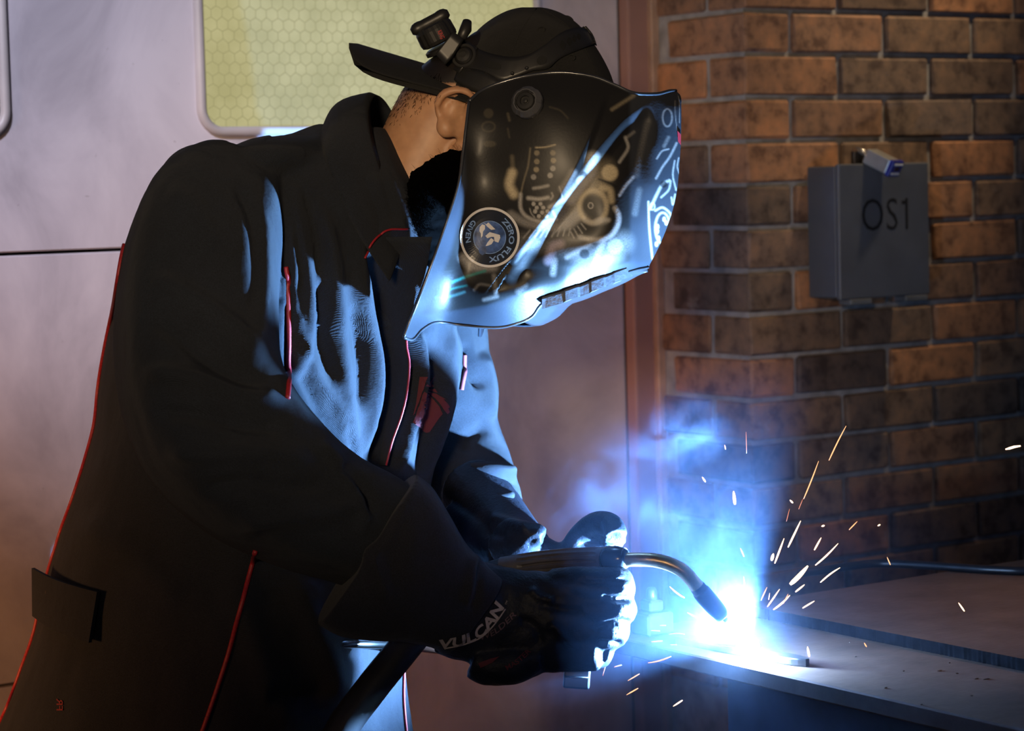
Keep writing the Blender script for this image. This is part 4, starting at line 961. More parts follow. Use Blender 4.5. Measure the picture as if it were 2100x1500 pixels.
# --- shell mesh: near half, mirrored far half
idx = lambda i, j: i * NU + j
Vh = [tuple(p) for p in near3]; Fhm = [(idx(i, j), idx(i, j + 1), idx(i + 1, j + 1), idx(i + 1, j)) for i in range(NV - 1) for j in range(NU - 1)]
step = 5; iu = list(range(0, NU, step)) + ([NU - 1] if (NU - 1) % step else []); iv = list(range(0, NV, step)) + ([NV - 1] if (NV - 1) % step else [])
base = len(Vh); farc = []; g = near3.reshape(NV, NU, 3)
for i in iv:
    for j in iu:
        p = g[i, j]; k_ = (p - h0) @ hl; Vh.append(tuple(p - 2 * k_ * hl)); farc.append(COLR[idx(i, j)])
w_ = len(iu); Fhm += [(base + a * w_ + b, base + (a + 1) * w_ + b, base + (a + 1) * w_ + b + 1, base + a * w_ + b + 1) for a in range(len(iv) - 1) for b in range(w_ - 1)]
def art_mat():
    m, nt, b = newmat('helmet_artwork'); L = nt.links.new
    a = N(nt, 'ShaderNodeVertexColor', layer_name='art'); L(a.outputs['Color'], b.inputs['Base Color'])
    b.inputs['Roughness'].default_value = 0.45; b.inputs['Specular IOR Level'].default_value = 0.2; b.inputs['Coat Weight'].default_value = 0.08; b.inputs['Coat Roughness'].default_value = 0.25
    g_ = N(nt, 'ShaderNodeNewGeometry'); n_ = N(nt, 'ShaderNodeTexNoise'); n_.inputs['Scale'].default_value = 300; L(g_.outputs['Position'], n_.inputs['Vector'])
    bp = N(nt, 'ShaderNodeBump'); bp.inputs['Strength'].default_value = 0.12; bp.inputs['Distance'].default_value = 0.001; L(n_.outputs['Fac'], bp.inputs['Height']); L(bp.outputs[0], b.inputs['Normal'])
    return m
helmet = empty('welding_helmet', tuple(P(1150, 640, 3.1))); tag(helmet, 'black welding helmet with painted skull artwork, lowered over the face', 'helmet')
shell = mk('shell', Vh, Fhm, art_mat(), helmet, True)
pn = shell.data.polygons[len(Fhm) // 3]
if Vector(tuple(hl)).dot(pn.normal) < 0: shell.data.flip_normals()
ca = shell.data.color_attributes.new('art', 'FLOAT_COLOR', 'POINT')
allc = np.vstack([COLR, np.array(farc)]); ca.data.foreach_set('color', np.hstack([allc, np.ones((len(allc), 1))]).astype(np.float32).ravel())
md = shell.modifiers.new('thickness', 'SOLIDIFY'); md.thickness = 0.0032; md.offset = -1
TS = bvh(shell)
# rim bead round the near outline and lower ledge
def on_edge(pts, n, push=0.0):
    q = edge(pts, n); out = []
    for x_, y_ in q:
        i = np.argmin((fx - x_) ** 2 + (fy - y_) ** 2); out.append(near3[i] + hl * push)
    return np.array(out)
M_shell = mat('black_shell', (0.03, 0.032, 0.038), 0.3, coat=0.4)
tube('rim', on_edge(eT, 80), 0.0022, M_shell, shell, 8); tube('rim', on_edge(eL, 70), 0.0020, M_shell, shell, 8); tube('rim', on_edge(eB, 110), 0.0020, M_shell, shell, 8)
# grip ledge under the front
def ledge():
    a0 = on_edge([(1116, 618), (1170, 600), (1230, 578), (1288, 555)], 30)
    rings = []
    for p in a0:
        rings.append([p + hl * .004 + A_U * .008, p + hl * .010 + A_U * .002, p + hl * .008 - A_U * .010, p - hl * .03 - A_U * .006, p - hl * .03 + A_U * .006])
    bm = bmesh.new(); add_tri_bm(bm, *loft_mesh(np.array(rings))); return frombm('grip_ledge', bm, mat('ledge_grey', (0.10, 0.11, 0.13), 0.35, bump=0.3), shell)
ledge()
# chin guard: the underside joining both halves of the front
a0 = on_edge([(1070, 660), (1092, 648), (1113, 622), (1160, 606), (1230, 580), (1290, 557), (1330, 548)], 40, -.001); rings = []
for p in a0:
    k_ = (p - h0) @ hl; q_ = p - 2 * k_ * hl
    rings.append([p + (q_ - p) * t - A_U * .006 * math.sin(t * math.pi) for t in np.linspace(0, 1, 14)] + [p + (q_ - p) * t - A_U * (.006 * math.sin(t * math.pi) - .003) for t in np.linspace(1, 0, 14)])
bm = bmesh.new(); add_tri_bm(bm, *loft_mesh(np.array(rings))); frombm('chin_guard', bm, M_shell, helmet, True)
# dark viewing lens set in the front
hf = np.array(tuple((Rc * math.cos(HYAW) - Fc * math.sin(HYAW) - Uc * 0.18).normalized())); hu = np.cross(hl, hf); hu = hu if hu @ A_U > 0 else -hu
# ---- side dial
l, nn = cast(TS, 1085, 214); nn = (nn + Vector(tuple(hl)) * 0.6).normalized(); l = l + nn * .005
def local_frame(nv):
    a = Uc - nv * Uc.dot(nv); a.normalize(); return a.cross(nv), a
def turned(name, c, nv, prof, mat_, parent, k=36, lobes=0, amp=0.0, ex=None, ey=None):
    """solid of revolution about nv: prof = (radius, height) pairs"""
    ex_, ey_ = (ex, ey) if ex is not None else local_frame(nv)
    rings = []
    for r, h in prof:
        ring_ = []
        for t in range(k):
            a = 2 * math.pi * t / k; rr = r * (1 - amp * (1 if lobes and math.cos(a * lobes) > 0.55 else 0))
            ring_.append(tuple(c + ex_ * (math.cos(a) * rr) + ey_ * (math.sin(a) * rr) + nv * h))
        rings.append(ring_)
    bm = bmesh.new(); add_tri_bm(bm, *loft_mesh(np.array(rings))); return frombm(name, bm, mat_, parent, False)
dial = turned('dial', l, nn, [(.0195, -.004), (.0205, .002), (.0200, .005), (.0150, .0115), (.0135, .0115), (.0128, .005)], mat('dial_ring', (0.07, 0.07, 0.075), 0.3), helmet, 72, 6, 0.035)
turned('dial_hub', l, nn, [(.0118, 0), (.0118, .009), (.0105, .0105), (.0065, .0108), (.006, .0085), (.003, .0085), (.0026, .0105), (.0008, .0108)], M_plastic, dial, 30)
# ---- round sticker
SX, SY, SR = 1004.5, 487.0, 62.0
circ = lambda r, n=64: [(SX + r * math.cos(2 * math.pi * i / n), SY + r * 1.0 * math.sin(2 * math.pi * i / n)) for i in range(n)]
def annulus(r0, r1, n=72):
    bm = bmesh.new(); a = [bm.verts.new((x_, y_, 0)) for x_, y_ in circ(r0, n)]; b = [bm.verts.new((x_, y_, 0)) for x_, y_ in circ(r1, n)]
    for i in range(n): bm.faces.new((a[i], a[(i + 1) % n], b[(i + 1) % n], b[i]))
    return bm
def disc(r, n=64, rings=6):
    bm = bmesh.new(); c = bm.verts.new((SX, SY, 0)); prev = None
    for k_ in range(1, rings + 1):
        cur = [bm.verts.new((x_, y_, 0)) for x_, y_ in circ(r * k_ / rings, n)]
        for i in range(n):
            if prev is None: bm.faces.new((c, cur[i], cur[(i + 1) % n]))
            else: bm.faces.new((prev[i], cur[i], cur[(i + 1) % n], prev[(i + 1) % n]))
        prev = cur
    return bm
M_stk = mat('sticker_black', (0.012, 0.016, 0.026), 0.3, coat=0.5); M_stw = mat('sticker_white', (0.62, 0.60, 0.58), 0.4, var=0.05); M_stb = mat('sticker_blue', (0.05, 0.10, 0.26), 0.35, var=0.7, scale=90); M_stl = mat('sticker_pale_blue', (0.18, 0.30, 0.55), 0.4)
stick = decal_bm('sticker', TS, disc(SR), 0.0008, M_stk, helmet); stick['label'] = 'round sticker lettered ZERO FLUX GIVEN'
decal_bm('sticker_border', TS, annulus(SR - 5, SR), 0.0011, M_stw, stick)
decal_bm('sticker_emblem', TS, disc(33), 0.0011, M_stb, stick); decal_bm('emblem_border', TS, annulus(33, 34.3), 0.0013, M_stl, stick)
arcp = lambda r, a0, a1, n=24: [(SX + r * math.cos(math.radians(a)), SY + r * math.sin(math.radians(a))) for a in np.linspace(a0, a1, n)]
lettering('sticker_lettering', TS, 'ZERO FLUX', arcp(40, -53, 92), 11.5, 0.0013, M_stl, stick, bold=0.025, cell=0)
lettering('sticker_lettering', TS, 'GIVEN', arcp(51, -133, -193), 11.5, 0.0013, M_stl, stick, bold=0.025, cell=0)
s5 = lambda p: (930 + p[0] * .1, 410 + p[1] * .1)
for pts, m_ in (([(540, 560), (590, 500), (650, 520), (650, 600), (610, 650), (600, 740), (570, 780), (565, 690), (535, 640)], M_stw), ([(660, 740), (750, 660), (960, 720), (970, 780), (930, 880), (850, 850), (840, 760), (780, 760), (700, 790)], M_stw),
                ([(700, 880), (780, 780), (840, 830), (790, 910), (720, 940), (665, 950)], M_stw), ([(610, 460), (680, 500), (720, 460), (700, 520), (760, 590), (870, 605), (780, 615), (700, 550), (660, 500)], M_stw),
                ([(520, 1010), (600, 940), (690, 980), (680, 1090), (600, 1140), (530, 1090)], M_stb), ([(620, 960), (690, 985), (680, 1080), (620, 1110), (660, 1050), (615, 1050), (660, 1010)], M_stw)):
    decal('emblem_shape', TS, [[s5(p) for p in pts]], 0.0015, m_, stick)
decal('maker_badge', TS, [[(1388, 268), (1395, 276), (1395, 298), (1389, 290)]], 0.001, mat('badge_red', (0.35, 0.02, 0.03), 0.5), shell)

# ---- headgear band over the cap
TH = bvh(cap)
band = strip('headband', TH, [(965, 96), (1004, 112), (1045, 120), (1081, 116), (1114, 97), (1147, 72), (1181, 61), (1200, 66)], [(950, 150), (988, 150), (1026, 168), (1056, 160), (1092, 147), (1123, 142), (1150, 120), (1216, 92)], 0.0015, 0.0035, M_plastic, helmet, 50, 5, 3.07)
strip('knob_strap', TH, [(930, 66), (952, 82), (985, 104)], [(893, 112), (918, 138), (948, 156)], 0.004, 0.0035, M_plastic, helmet, 20, 4, 3.06)
strip('pivot_strap', TH, [(945, 142), (990, 148), (1030, 168)], [(935, 168), (965, 186), (1002, 196)], 0.002, 0.003, M_plastic, helmet, 20, 4, 3.05)
strip('top_strap', TH, [(1192, 58), (1204, 72), (1214, 92)], [(1202, 54), (1216, 72), (1224, 94)], 0.001, 0.003, M_plastic, helmet, 14, 3, 3.1)
TBD = bvh(band, cap)
M_slot = mat('slot_black', (0.003, 0.003, 0.003), 0.8)
def slot(cx_, cy_, rx, ry, ang, power=2.0):
    pts = []
    for t in range(24):
        a = 2 * math.pi * t / 24; c_, s_ = math.cos(a), math.sin(a); x_ = rx * math.copysign(abs(c_) ** (2 / power), c_); y_ = ry * math.copysign(abs(s_) ** (2 / power), s_)
        pts.append((cx_ + x_ * math.cos(ang) - y_ * math.sin(ang), cy_ + x_ * math.sin(ang) + y_ * math.cos(ang)))
    decal('slot', TBD, [pts], 0.0007, M_slot, band)
slot(1011, 134, 17, 7, .25, 4); slot(1111, 124, 11, 9, -.5); slot(1154, 93, 6, 10, -.2, 1.2); slot(1168, 85, 5, 9, -.2, 1.2); slot(1178, 79, 4, 8, -.2, 1.2); slot(1187, 75, 3.5, 7, -.2, 1.2)
for sx_, sy_ in ((1051, 151), (1080, 140)):
    l2, n2 = cast(TBD, sx_, sy_); turned('stud', l2, n2, [(.0024, -.001), (.0024, .0016), (.0012, .003)], M_plastic, band, 14)
l2, n2 = cast(TBD, 954, 118); n2 = (n2 - Fc * 1.2).normalized(); l2 = l2 - Fc * 0.003
piv = turned('pivot_disc', l2, n2, [(.0172, -.004), (.0172, .004), (.0158, .006), (.0125, .0062), (.0118, .0045), (.0112, .0062), (.009, .0085), (.004, .0094)], M_plastic, helmet, 40)
# ratchet knob behind the head
ka = (Uc * 0.86 - Rc * 0.46 - Fc * 0.22).normalized(); kc = P(902, 84, 3.11)
kx = (Rc * 0.88 + Uc * 0.47); kx = (kx - ka * kx.dot(ka)).normalized(); ky = ka.cross(kx)
knob = turned('ratchet_knob', kc, ka, [(.020, -.002), (.0245, .000), (.0255, .004), (.0250, .018), (.0225, .023), (.018, .0245)], M_plastic, helmet, 40, 8, 0.05, kx, ky)
hb = [kc + ka * 0.027 + kx * t for t in np.linspace(-.027, .027, 14)]
tube('knob_grip', hb, [.004, .0075, .0085, .0085, .0078, .0078, .0078, .0078, .0078, .0078, .0085, .0085, .0075, .004], M_plastic, knob, 14)
turned('knob_flange', kc - ka * .009, ka, [(.021, -.004), (.0245, -.003), (.0245, .002), (.021, .004)], M_plastic, knob, 36, 0, 0, kx, ky)
tube('back_plate', [P(958, 44, 3.12), P(955, 60, 3.115), P(944, 82, 3.11)], [.006, .008, .006], M_plastic, helmet, 12)
TK = bvh(knob)
bm = text_bm('KING', 1.0, 'CENTER', bold=0.02)
for v_ in bm.verts:
    u_, w_2 = v_.co.x, v_.co.y; a = math.radians(68); v_.co = Vector((904 + u_ * 7.5 * math.cos(a) + w_2 * 12 * math.sin(a), 71 + u_ * 7.5 * math.sin(a) - w_2 * 12 * math.cos(a), 0))
decal_bm('knob_lettering', TK, bm, 0.0008, mat('red_lettering', (0.32, 0.012, 0.012), 0.6), knob)
# ================================================================== TABLE, TORCH, WALL BOX
def steel(name, col, rough=0.45, metal=0.9, scale=14, scratch=(60, 6, 60)):
    m, nt, b = newmat(name); L = nt.links.new; geo = N(nt, 'ShaderNodeNewGeometry')
    n = N(nt, 'ShaderNodeTexNoise'); n.inputs['Scale'].default_value = scale; n.inputs['Detail'].default_value = 8; n.inputs['Roughness'].default_value = 0.65; L(geo.outputs['Position'], n.inputs['Vector'])
    r = ramp(nt, [(0.3, tuple(c * .65 for c in col)), (0.55, col), (0.75, tuple(min(1, c * 1.35) for c in col))]); L(n.outputs['Fac'], r.inputs[0]); L(r.outputs[0], b.inputs['Base Color'])
    mp = N(nt, 'ShaderNodeMapping'); mp.inputs['Scale'].default_value = scratch; L(geo.outputs['Position'], mp.inputs['Vector'])
    n2 = N(nt, 'ShaderNodeTexNoise'); n2.inputs['Scale'].default_value = 5; n2.inputs['Detail'].default_value = 6; L(mp.outputs[0], n2.inputs['Vector'])
    mr = N(nt, 'ShaderNodeMapRange'); mr.inputs[3].default_value = rough - .1; mr.inputs[4].default_value = rough + .18; L(n2.outputs['Fac'], mr.inputs[0]); L(mr.outputs[0], b.inputs['Roughness'])
    bp = N(nt, 'ShaderNodeBump'); bp.inputs['Strength'].default_value = 0.12; bp.inputs['Distance'].default_value = 0.001; L(n2.outputs['Fac'], bp.inputs['Height']); L(bp.outputs[0], b.inputs['Normal'])
    b.inputs['Metallic'].default_value = metal
    return m
M_top = steel('table_steel', (0.21, 0.155, 0.125), 0.6, 0.2, 10, (8, 60, 60)); M_plate = steel('plate_steel', (0.23, 0.165, 0.13), 0.6, 0.2, 8, (8, 60, 60)); M_skirt = mat('dark_blue_steel', (0.035, 0.045, 0.07), 0.5, var=0.3)
M_bar = steel('bar_steel', (0.16, 0.17, 0.19), 0.4, 0.9, 30)
tc0 = hitZ(1268, 1296, TABLE_Z)           # far left corner of the table top
ty1 = tc0.y; tx0 = hitZ(1700, 1421, TABLE_Z).x; tx0 = (tx0 + tc0.x) / 2
table = empty('welding_table', (tx0 + 0.6, ty1 - 0.7, 0)); tag(table, 'steel welding table with a brown worn top under the arc', 'table')
box('table_top', (tx0, ty1 - 1.75, TABLE_Z - 0.022), (tx0 + 1.9, ty1, TABLE_Z), M_top, table, 0.002)
yl = hitX(1490, 1400, tx0 + 0.03).y
box('side_panel', (tx0 + 0.03, ty1 - 1.70, 0.12), (tx0 + 0.045, yl, TABLE_Z - 0.022), M_skirt, table, 0.002)
for lx in (tx0 + 0.046, tx0 + 1.80):
    for ly in (ty1 - 1.70, yl - 0.062):
        box('leg', (lx, ly, 0.0), (lx + 0.06, ly + 0.06, TABLE_Z - 0.022), M_skirt, table, 0.003)
box('crossbar', (tx0 + 0.106, yl - 0.055, 0.20), (tx0 + 1.80, yl - 0.02, 0.24), M_skirt, table, 0.002)
# thick plate lying on the table; its saw-cut front edge shows as a ribbed band
px0 = hitZ(1880, 1312, TABLE_Z + 0.014).x
def ribbed_plate():
    bm = bmesh.new(); y0_, y1_ = ty1 - 1.72, ty1 - 0.02; n_ = 420; rnd = random.Random(5); V, F = [], []
    h = 0.0155
    for i in range(n_ + 1):
        yy = y0_ + (y1_ - y0_) * i / n_; o_ = rnd.uniform(0, .0013) + (0.0006 if i % 2 else 0)
        V += [(px0 + o_, yy, TABLE_Z + .0003), (px0 + o_ * .5, yy, TABLE_Z + h), (px0 + 1.2, yy, TABLE_Z + h), (px0 + 1.2, yy, TABLE_Z + .0003)]
    for i in range(n_):
        a = i * 4
        for j in range(4): F.append((a + j, a + (j + 1) % 4, a + 4 + (j + 1) % 4, a + 4 + j))
    F += [(0, 1, 2, 3), (n_ * 4 + 3, n_ * 4 + 2, n_ * 4 + 1, n_ * 4)]
    add_tri_bm(bm, V, F); return bm
o = frombm('steel_plate', ribbed_plate(), [M_plate, mat('dark_cut_edge', (0.006, 0.007, 0.010), 0.9, var=0.4, scale=60, spec=0.05)])  # ribbed edge faces take a darker material than the top
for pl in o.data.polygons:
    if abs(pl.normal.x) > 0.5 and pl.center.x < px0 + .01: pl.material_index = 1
tag(o, 'thick brown steel plate with a ribbed cut edge lying on the table', 'plate')
PZ = TABLE_Z + 0.0155
# flat bar being welded
b0, b1 = hitZ(1398, 1304, TABLE_Z + .010), hitZ(1656, 1352, TABLE_Z + .010); bd = (b1 - b0); bl2 = bd.length; bd.normalize(); bs = Vector((-bd.y, bd.x, 0))
bm = bmesh.new(); n_ = 24
prof = [(-.011, 0.0004), (-.012, .002), (-.012, .008), (-.011, .010), (.011, .010), (.012, .008), (.012, .002), (.011, 0.0004)]
rings = []
for i in range(n_ + 1):
    t = i / n_; e_ = 1.0 if i < n_ - 2 else (0.85 if i == n_ - 2 else (0.6 if i == n_ - 1 else 0.25)); p = b0 + bd * bl2 * min(1.0, t)
    rings.append([tuple(p + bs * a * e_ + Vector((0, 0, TABLE_Z - p.z + z_))) for a, z_ in prof])
add_tri_bm(bm, *loft_mesh(np.array(rings)))
work = frombm('steel_bar', bm, M_bar); tag(work, 'short flat steel bar under the arc, being welded near the table edge', 'bar')
tube('weld_bead', [tuple(b0 + bd * bl2 * t + bs * 0.013 + Vector((0, 0, TABLE_Z - b0.z + .003 + .0008 * math.sin(t * 160)))) for t in np.linspace(.30, .56, 50)], [0.0034 + .0007 * math.sin(i * 1.3) for i in range(50)], M_bar, work, 10)
# cable across the plate
q = catmull([(1640, 1172), (1690, 1166), (1740, 1158), (1800, 1152), (1880, 1155), (1960, 1160), (2040, 1165), (2130, 1166), (2300, 1150)], 70)
o = tube('power_cable', [tuple(hitZ(a, b + 4, PZ + .0065)) for a, b in q], .0062, mat('cable_black', (0.014, 0.015, 0.02), 0.35), None, 12); tag(o, 'black cable lying across the steel plate near the brick wall', 'cable')
# crumbs of slag and spatter on the table
M_slag = mat('slag', (0.16, 0.13, 0.11), 0.6, var=0.5)
sl_me = None
rnd = random.Random(11)
spots = [(1755, 1348), (1743, 1319), (1858, 1322), (1928, 1377), (1947, 1361), (2003, 1393), (2023, 1394), (1853, 1378), (1816, 1412), (1868, 1451), (1993, 1429), (1963, 1383)]
ORD = ['first', 'second', 'third', 'fourth', 'fifth', 'sixth', 'seventh', 'eighth', 'ninth', 'tenth', 'eleventh', 'twelfth']
spots.sort()
for i, (sx, sy) in enumerate(spots):
    p = hitZ(sx, sy, TABLE_Z)
    if p.x < tx0 + .004: p.x = tx0 + .006
    bm = bmesh.new(); bmesh.ops.create_icosphere(bm, subdivisions=1, radius=1.0)
    for v_ in bm.verts: v_.co *= 1 + rnd.uniform(-.3, .3)
    zmin = min(v_.co.z for v_ in bm.verts); L_ = rnd.uniform(.0012, .0022); W_ = .0011; asp = 3.2 if sx in (1928, 2003, 2023) else 1.2
    for v_ in bm.verts: v_.co = Vector((v_.co.x * L_ * asp, v_.co.y * W_, (v_.co.z - zmin) * W_ * .7)) + Vector((p.x, p.y, TABLE_Z))
    o = frombm('slag_crumb', bm, M_slag); tag(o, 'tiny crumb of slag on the bare table top, %s from the left' % ORD[i], 'slag', 'slag crumbs on the table')

# ---- small screw clamp standing on the table behind the near glove
cl = hitZ(1338, 1300, TABLE_Z); cl = Vector((cl.x, min(cl.y, ty1 - .035), TABLE_Z)); clamp = empty('screw_clamp', tuple(cl)); tag(clamp, 'small pale screw clamp on the table corner behind the near glove', 'clamp')
M_cl = mat('clamp_steel', (0.20, 0.22, 0.25), 0.4, 0.6)
box('clamp_base', (cl.x - .022, cl.y - .020, TABLE_Z), (cl.x + .022, cl.y + .020, TABLE_Z + .030), M_cl, clamp, .003)
box('clamp_nut', (cl.x - .012, cl.y - .012, TABLE_Z + .030), (cl.x + .012, cl.y + .012, TABLE_Z + .046), M_cl, clamp, .003)
tube('clamp_screw', [(cl.x, cl.y, TABLE_Z + z_) for z_ in (.044, .052, .058, .062)], [.0075, .0075, .007, .005], M_cl, clamp, 14)

# ---- welding torch: ribbed handle, bent neck, nozzle
torch = empty('welding_torch', tuple(P(1180, 1170, 3.05))); tag(torch, 'welding torch with ribbed grey handle and bent brass neck', 'torch')
M_handle = mat('torch_handle_plastic', (0.085, 0.078, 0.085), 0.45, var=0.2, scale=60); M_brass = mat('brass_tube', (0.62, 0.44, 0.25), 0.32, 0.95, var=0.25, scale=50, bump=0.15)
C = catmull([tuple(P(1030, 1166, 3.03)), tuple(P(1120, 1152, 3.01)), tuple(P(1210, 1146, 2.985)), tuple(P(1282, 1146, 2.965))], 30)
fr = frames(C); rings = []
for i, (t_, n_, b_) in enumerate(fr):
    ring_ = []; rr = .0142 if i < 24 else .0132
    for j in range(50):
        a = 2 * math.pi * j / 50; g_ = -.0022 if (j % 5 in (0, 1) and 4 < i < 22) else 0
        ring_.append(C[i] + n_ * math.cos(a) * (rr + g_) + b_ * math.sin(a) * (rr + g_))
    rings.append(ring_)
bm = bmesh.new(); add_tri_bm(bm, *loft_mesh(np.array(rings))); frombm('handle', bm, M_handle, torch)
tube('collar_nut', catmull([tuple(P(1238, 1147, 2.977)), tuple(P(1262, 1147, 2.970)), tuple(P(1286, 1147, 2.963))], 9), [.0142, .016, .0165, .0158, .0165, .016, .015, .0135, .011], mat('torch_black', (0.02, 0.02, 0.022), 0.2), torch, 20)
tube('neck', catmull([tuple(P(*p)) for p in ((1276, 1149, 2.966), (1310, 1148, 2.958), (1345, 1150, 2.953), (1380, 1160, 2.950), (1408, 1178, 2.950), (1436, 1212, 2.953))], 40), .0087, M_brass, torch, 22)
tube('insulator', [P(1430, 1204, 2.952), P(1440, 1217, 2.954), P(1450, 1229, 2.956)], .0098, mat('insulator_black', (0.02, 0.018, 0.018), 0.5), torch, 20)
tube('nozzle', catmull([tuple(P(*p)) for p in ((1436, 1212, 2.953), (1446, 1224, 2.955), (1462, 1242, 2.959), (1482, 1264, 2.965))], 12), [.0105, .0112, .0114, .0114, .0114, .0114, .0113, .0112, .0110, .0106, .0100, .0096], mat('nozzle_dark', (0.05, 0.045, 0.045), 0.4, 0.6), torch, 24)
tube('contact_tip', [P(1480, 1262, 2.965), P(1494, 1277, 2.970)], .0038, M_brass, torch, 12)
tube('wire_electrode', [P(1492, 1275, 2.969), P(1516, 1300, 2.98)], .0007, mat('welding_wire', (0.5, 0.35, 0.25), 0.3, 1.0), torch, 8)
tg = [P(1150, 1165, 2.995), P(1180, 1182, 2.985), P(1215, 1180, 2.975), P(1232, 1166, 2.975)]
tube('trigger', catmull([tuple(p) for p in tg], 14), .0035, M_handle, torch, 10)
cable = tube('torch_cable', catmull([tuple(P(*p)) for p in ((1060, 1162, 3.026), (1000, 1180, 3.04), (930, 1222, 3.04), (870, 1280, 3.02), (812, 1350, 2.995), (756, 1420, 2.975), (700, 1500, 2.96), (640, 1640, 2.95), (575, 1900, 2.95), (540, 2300, 2.95), (500, 2700, 2.95), (430, 2830, 2.95))], 90),
             [.0155] * 14 + [.0205] * 76, mat('cable_sheath', (0.018, 0.018, 0.021), 0.45, bump=0.2, bscale=90), None, 20)
tag(cable, 'thick black torch cable hanging down in front of the jacket', 'cable')
# ---- metal rod behind the near glove, with a square block at its end
rod = empty('clamp_rod', tuple(P(900, 1325, 3.05))); tag(rod, 'thin metal rod passing behind the near glove, square steel block at its end', 'rod')
M_rod = mat('copper_rod', (0.45, 0.20, 0.13), 0.28, 0.9, var=0.3, scale=30); M_chrome = mat('bright_steel', (0.55, 0.53, 0.50), 0.22, 1.0, var=0.1)
tube('rod', catmull([tuple(P(*p)) for p in ((835, 1322, 3.07), (880, 1327, 3.07), (950, 1334, 3.07), (1060, 1345, 3.05), (1160, 1368, 3.02))], 30), .0080, M_rod, rod, 16)
tube('rod_sleeve', catmull([tuple(P(*p)) for p in ((655, 1325, 3.01), (700, 1322, 3.02), (760, 1322, 3.05), (845, 1323, 3.07))], 20), .0062, M_chrome, rod, 16)
bm = bm_box(bmesh.new(), (-.0165, -.012, -.019), (.0165, .012, .019), .0025, 2)
c = P(1183, 1380, 3.0); R3 = Matrix((Rc, Fc, Uc)).transposed().to_4x4()
bmesh.ops.transform(bm, matrix=Matrix.Translation(c) @ R3 @ Matrix.Rotation(math.radians(4), 4, 'Y'), verts=bm.verts[:])
frombm('jaw_block', bm, mat('block_steel', (0.20, 0.20, 0.22), 0.35, 0.8), rod)
tube('block_groove', [tuple(P(1157, 1388, 2.987)), tuple(P(1209, 1391, 2.987))], .0012, M_chrome, rod, 8)

# ---- grey box on the brick wall
bx0 = hitY(1721, 470, YF - 0.088).x; bx1 = hitY(1906, 470, YF - 0.088).x; bz1 = hitY(1722, 337, YF - 0.088).z; bz0 = hitY(1722, 616, YF - 0.088).z
wbox = empty('wall_box', ((bx0 + bx1) / 2, YF - .04, bz0)); tag(wbox, 'grey steel box lettered OS1 mounted on the brick wall', 'wall box')
M_box = mat('box_grey', (0.085, 0.095, 0.115), 0.5, var=0.15, scale=12)
box('body', (bx0 + .003, YF - 0.078, bz0 + .003), (bx1 - .003, YF - .004, bz1 - .003), M_box, wbox, .002)
box('lid', (bx0, YF - 0.088, bz0), (bx1, YF - 0.0785, bz1), M_box, wbox, .002)
box('side_lip', (bx0 - .0005, YF - .0785, bz0 + .004), (bx0 + .0028, YF - .066, bz1 - .004), M_box, wbox, .001)
for x_, w2 in ((bx0 + .022, .052), (bx1 - .062, .055)):
    box('hinge_tab', (x_, YF - .090, bz0 - .010), (x_ + w2, YF - .060, bz0 - .0002), mat('tab_grey', (0.12, 0.13, 0.14), 0.5), wbox, .0015)
bm = text_bm('OS1', 1.0, 'CENTER', bold=-0.008, spacing=1.05, depth=0.004)
for v_ in bm.verts:
    v_.co = Vector(((bx0 + bx1) / 2 + .006 + v_.co.x * .0700, YF - .0882 - v_.co.z * .08, (bz0 + (bz1 - bz0) * .605) + v_.co.y * .0820))
q0 = Vector(((bx0 + bx1) / 2 + .006 + .0475, 0, bz0 + (bz1 - bz0) * .605 + .0245)); bm_box(bm, (q0.x - .0120, YF - .0885, q0.z - .004), (q0.x, YF - .0879, q0.z + .002))
frombm('lettering', bm, mat('lettering_black', (0.008, 0.009, 0.011), 0.6), wbox)
box('hasp', (bx0 + .050, YF - .075, bz1 - .004), (bx0 + .075, YF - .066, bz1 + .022), mat('hasp_dark', (0.03, 0.026, 0.024), 0.4, 0.5), wbox, .001)
# combination padlock hung in the hasp
lockc = hitY(1836, 346, YF - .125); lk = empty('padlock', tuple(lockc)); tag(lk, 'small padlock with a blue dial end hanging on the grey wall box', 'padlock')
ax = (lockc - hitY(1788, 322, YF - .085)).normalized(); sd_ = ax.cross(Vector((0, 0, 1))).normalized(); up_ = sd_.cross(ax).normalized()
def obox(name, c, hx, hy, hz, mat_, par, bev=.002):
    bm = bm_box(bmesh.new(), (-hx, -hy, -hz), (hx, hy, hz), bev, 2); M4 = Matrix((ax, sd_, up_)).transposed().to_4x4(); bmesh.ops.transform(bm, matrix=Matrix.Translation(c) @ M4, verts=bm.verts[:]); return frombm(name, bm, mat_, par)
obox('body', lockc - ax * .030, .024, .020, .013, mat('lock_silver', (0.50, 0.50, 0.48), 0.35, 0.6), lk)
dl = obox('dial_end', lockc - ax * .002, .0045, .0225, .0145, mat('lock_blue', (0.02, 0.025, 0.28), 0.4), lk)
for k_ in range(4):
    for zz in (-.0085, .0085):
        cc = lockc + ax * .003 + sd_ * (-.014 + .0093 * k_) + up_ * zz
        bm = bmesh.new(); bmesh.ops.create_icosphere(bm, subdivisions=1, radius=.0026); bmesh.ops.translate(bm, vec=cc, verts=bm.verts[:]); frombm('number_dot', bm, mat('dot_white', (0.6, 0.6, 0.6), 0.5) if k_ == 0 and zz < 0 else bpy.data.materials['dot_white'], dl, True)
obox('dial_window', lockc + ax * .0026, .001, .010, .0035, mat('dial_brown', (0.06, 0.03, 0.02), 0.5), lk, .0005)
sh0 = lockc - ax * .054
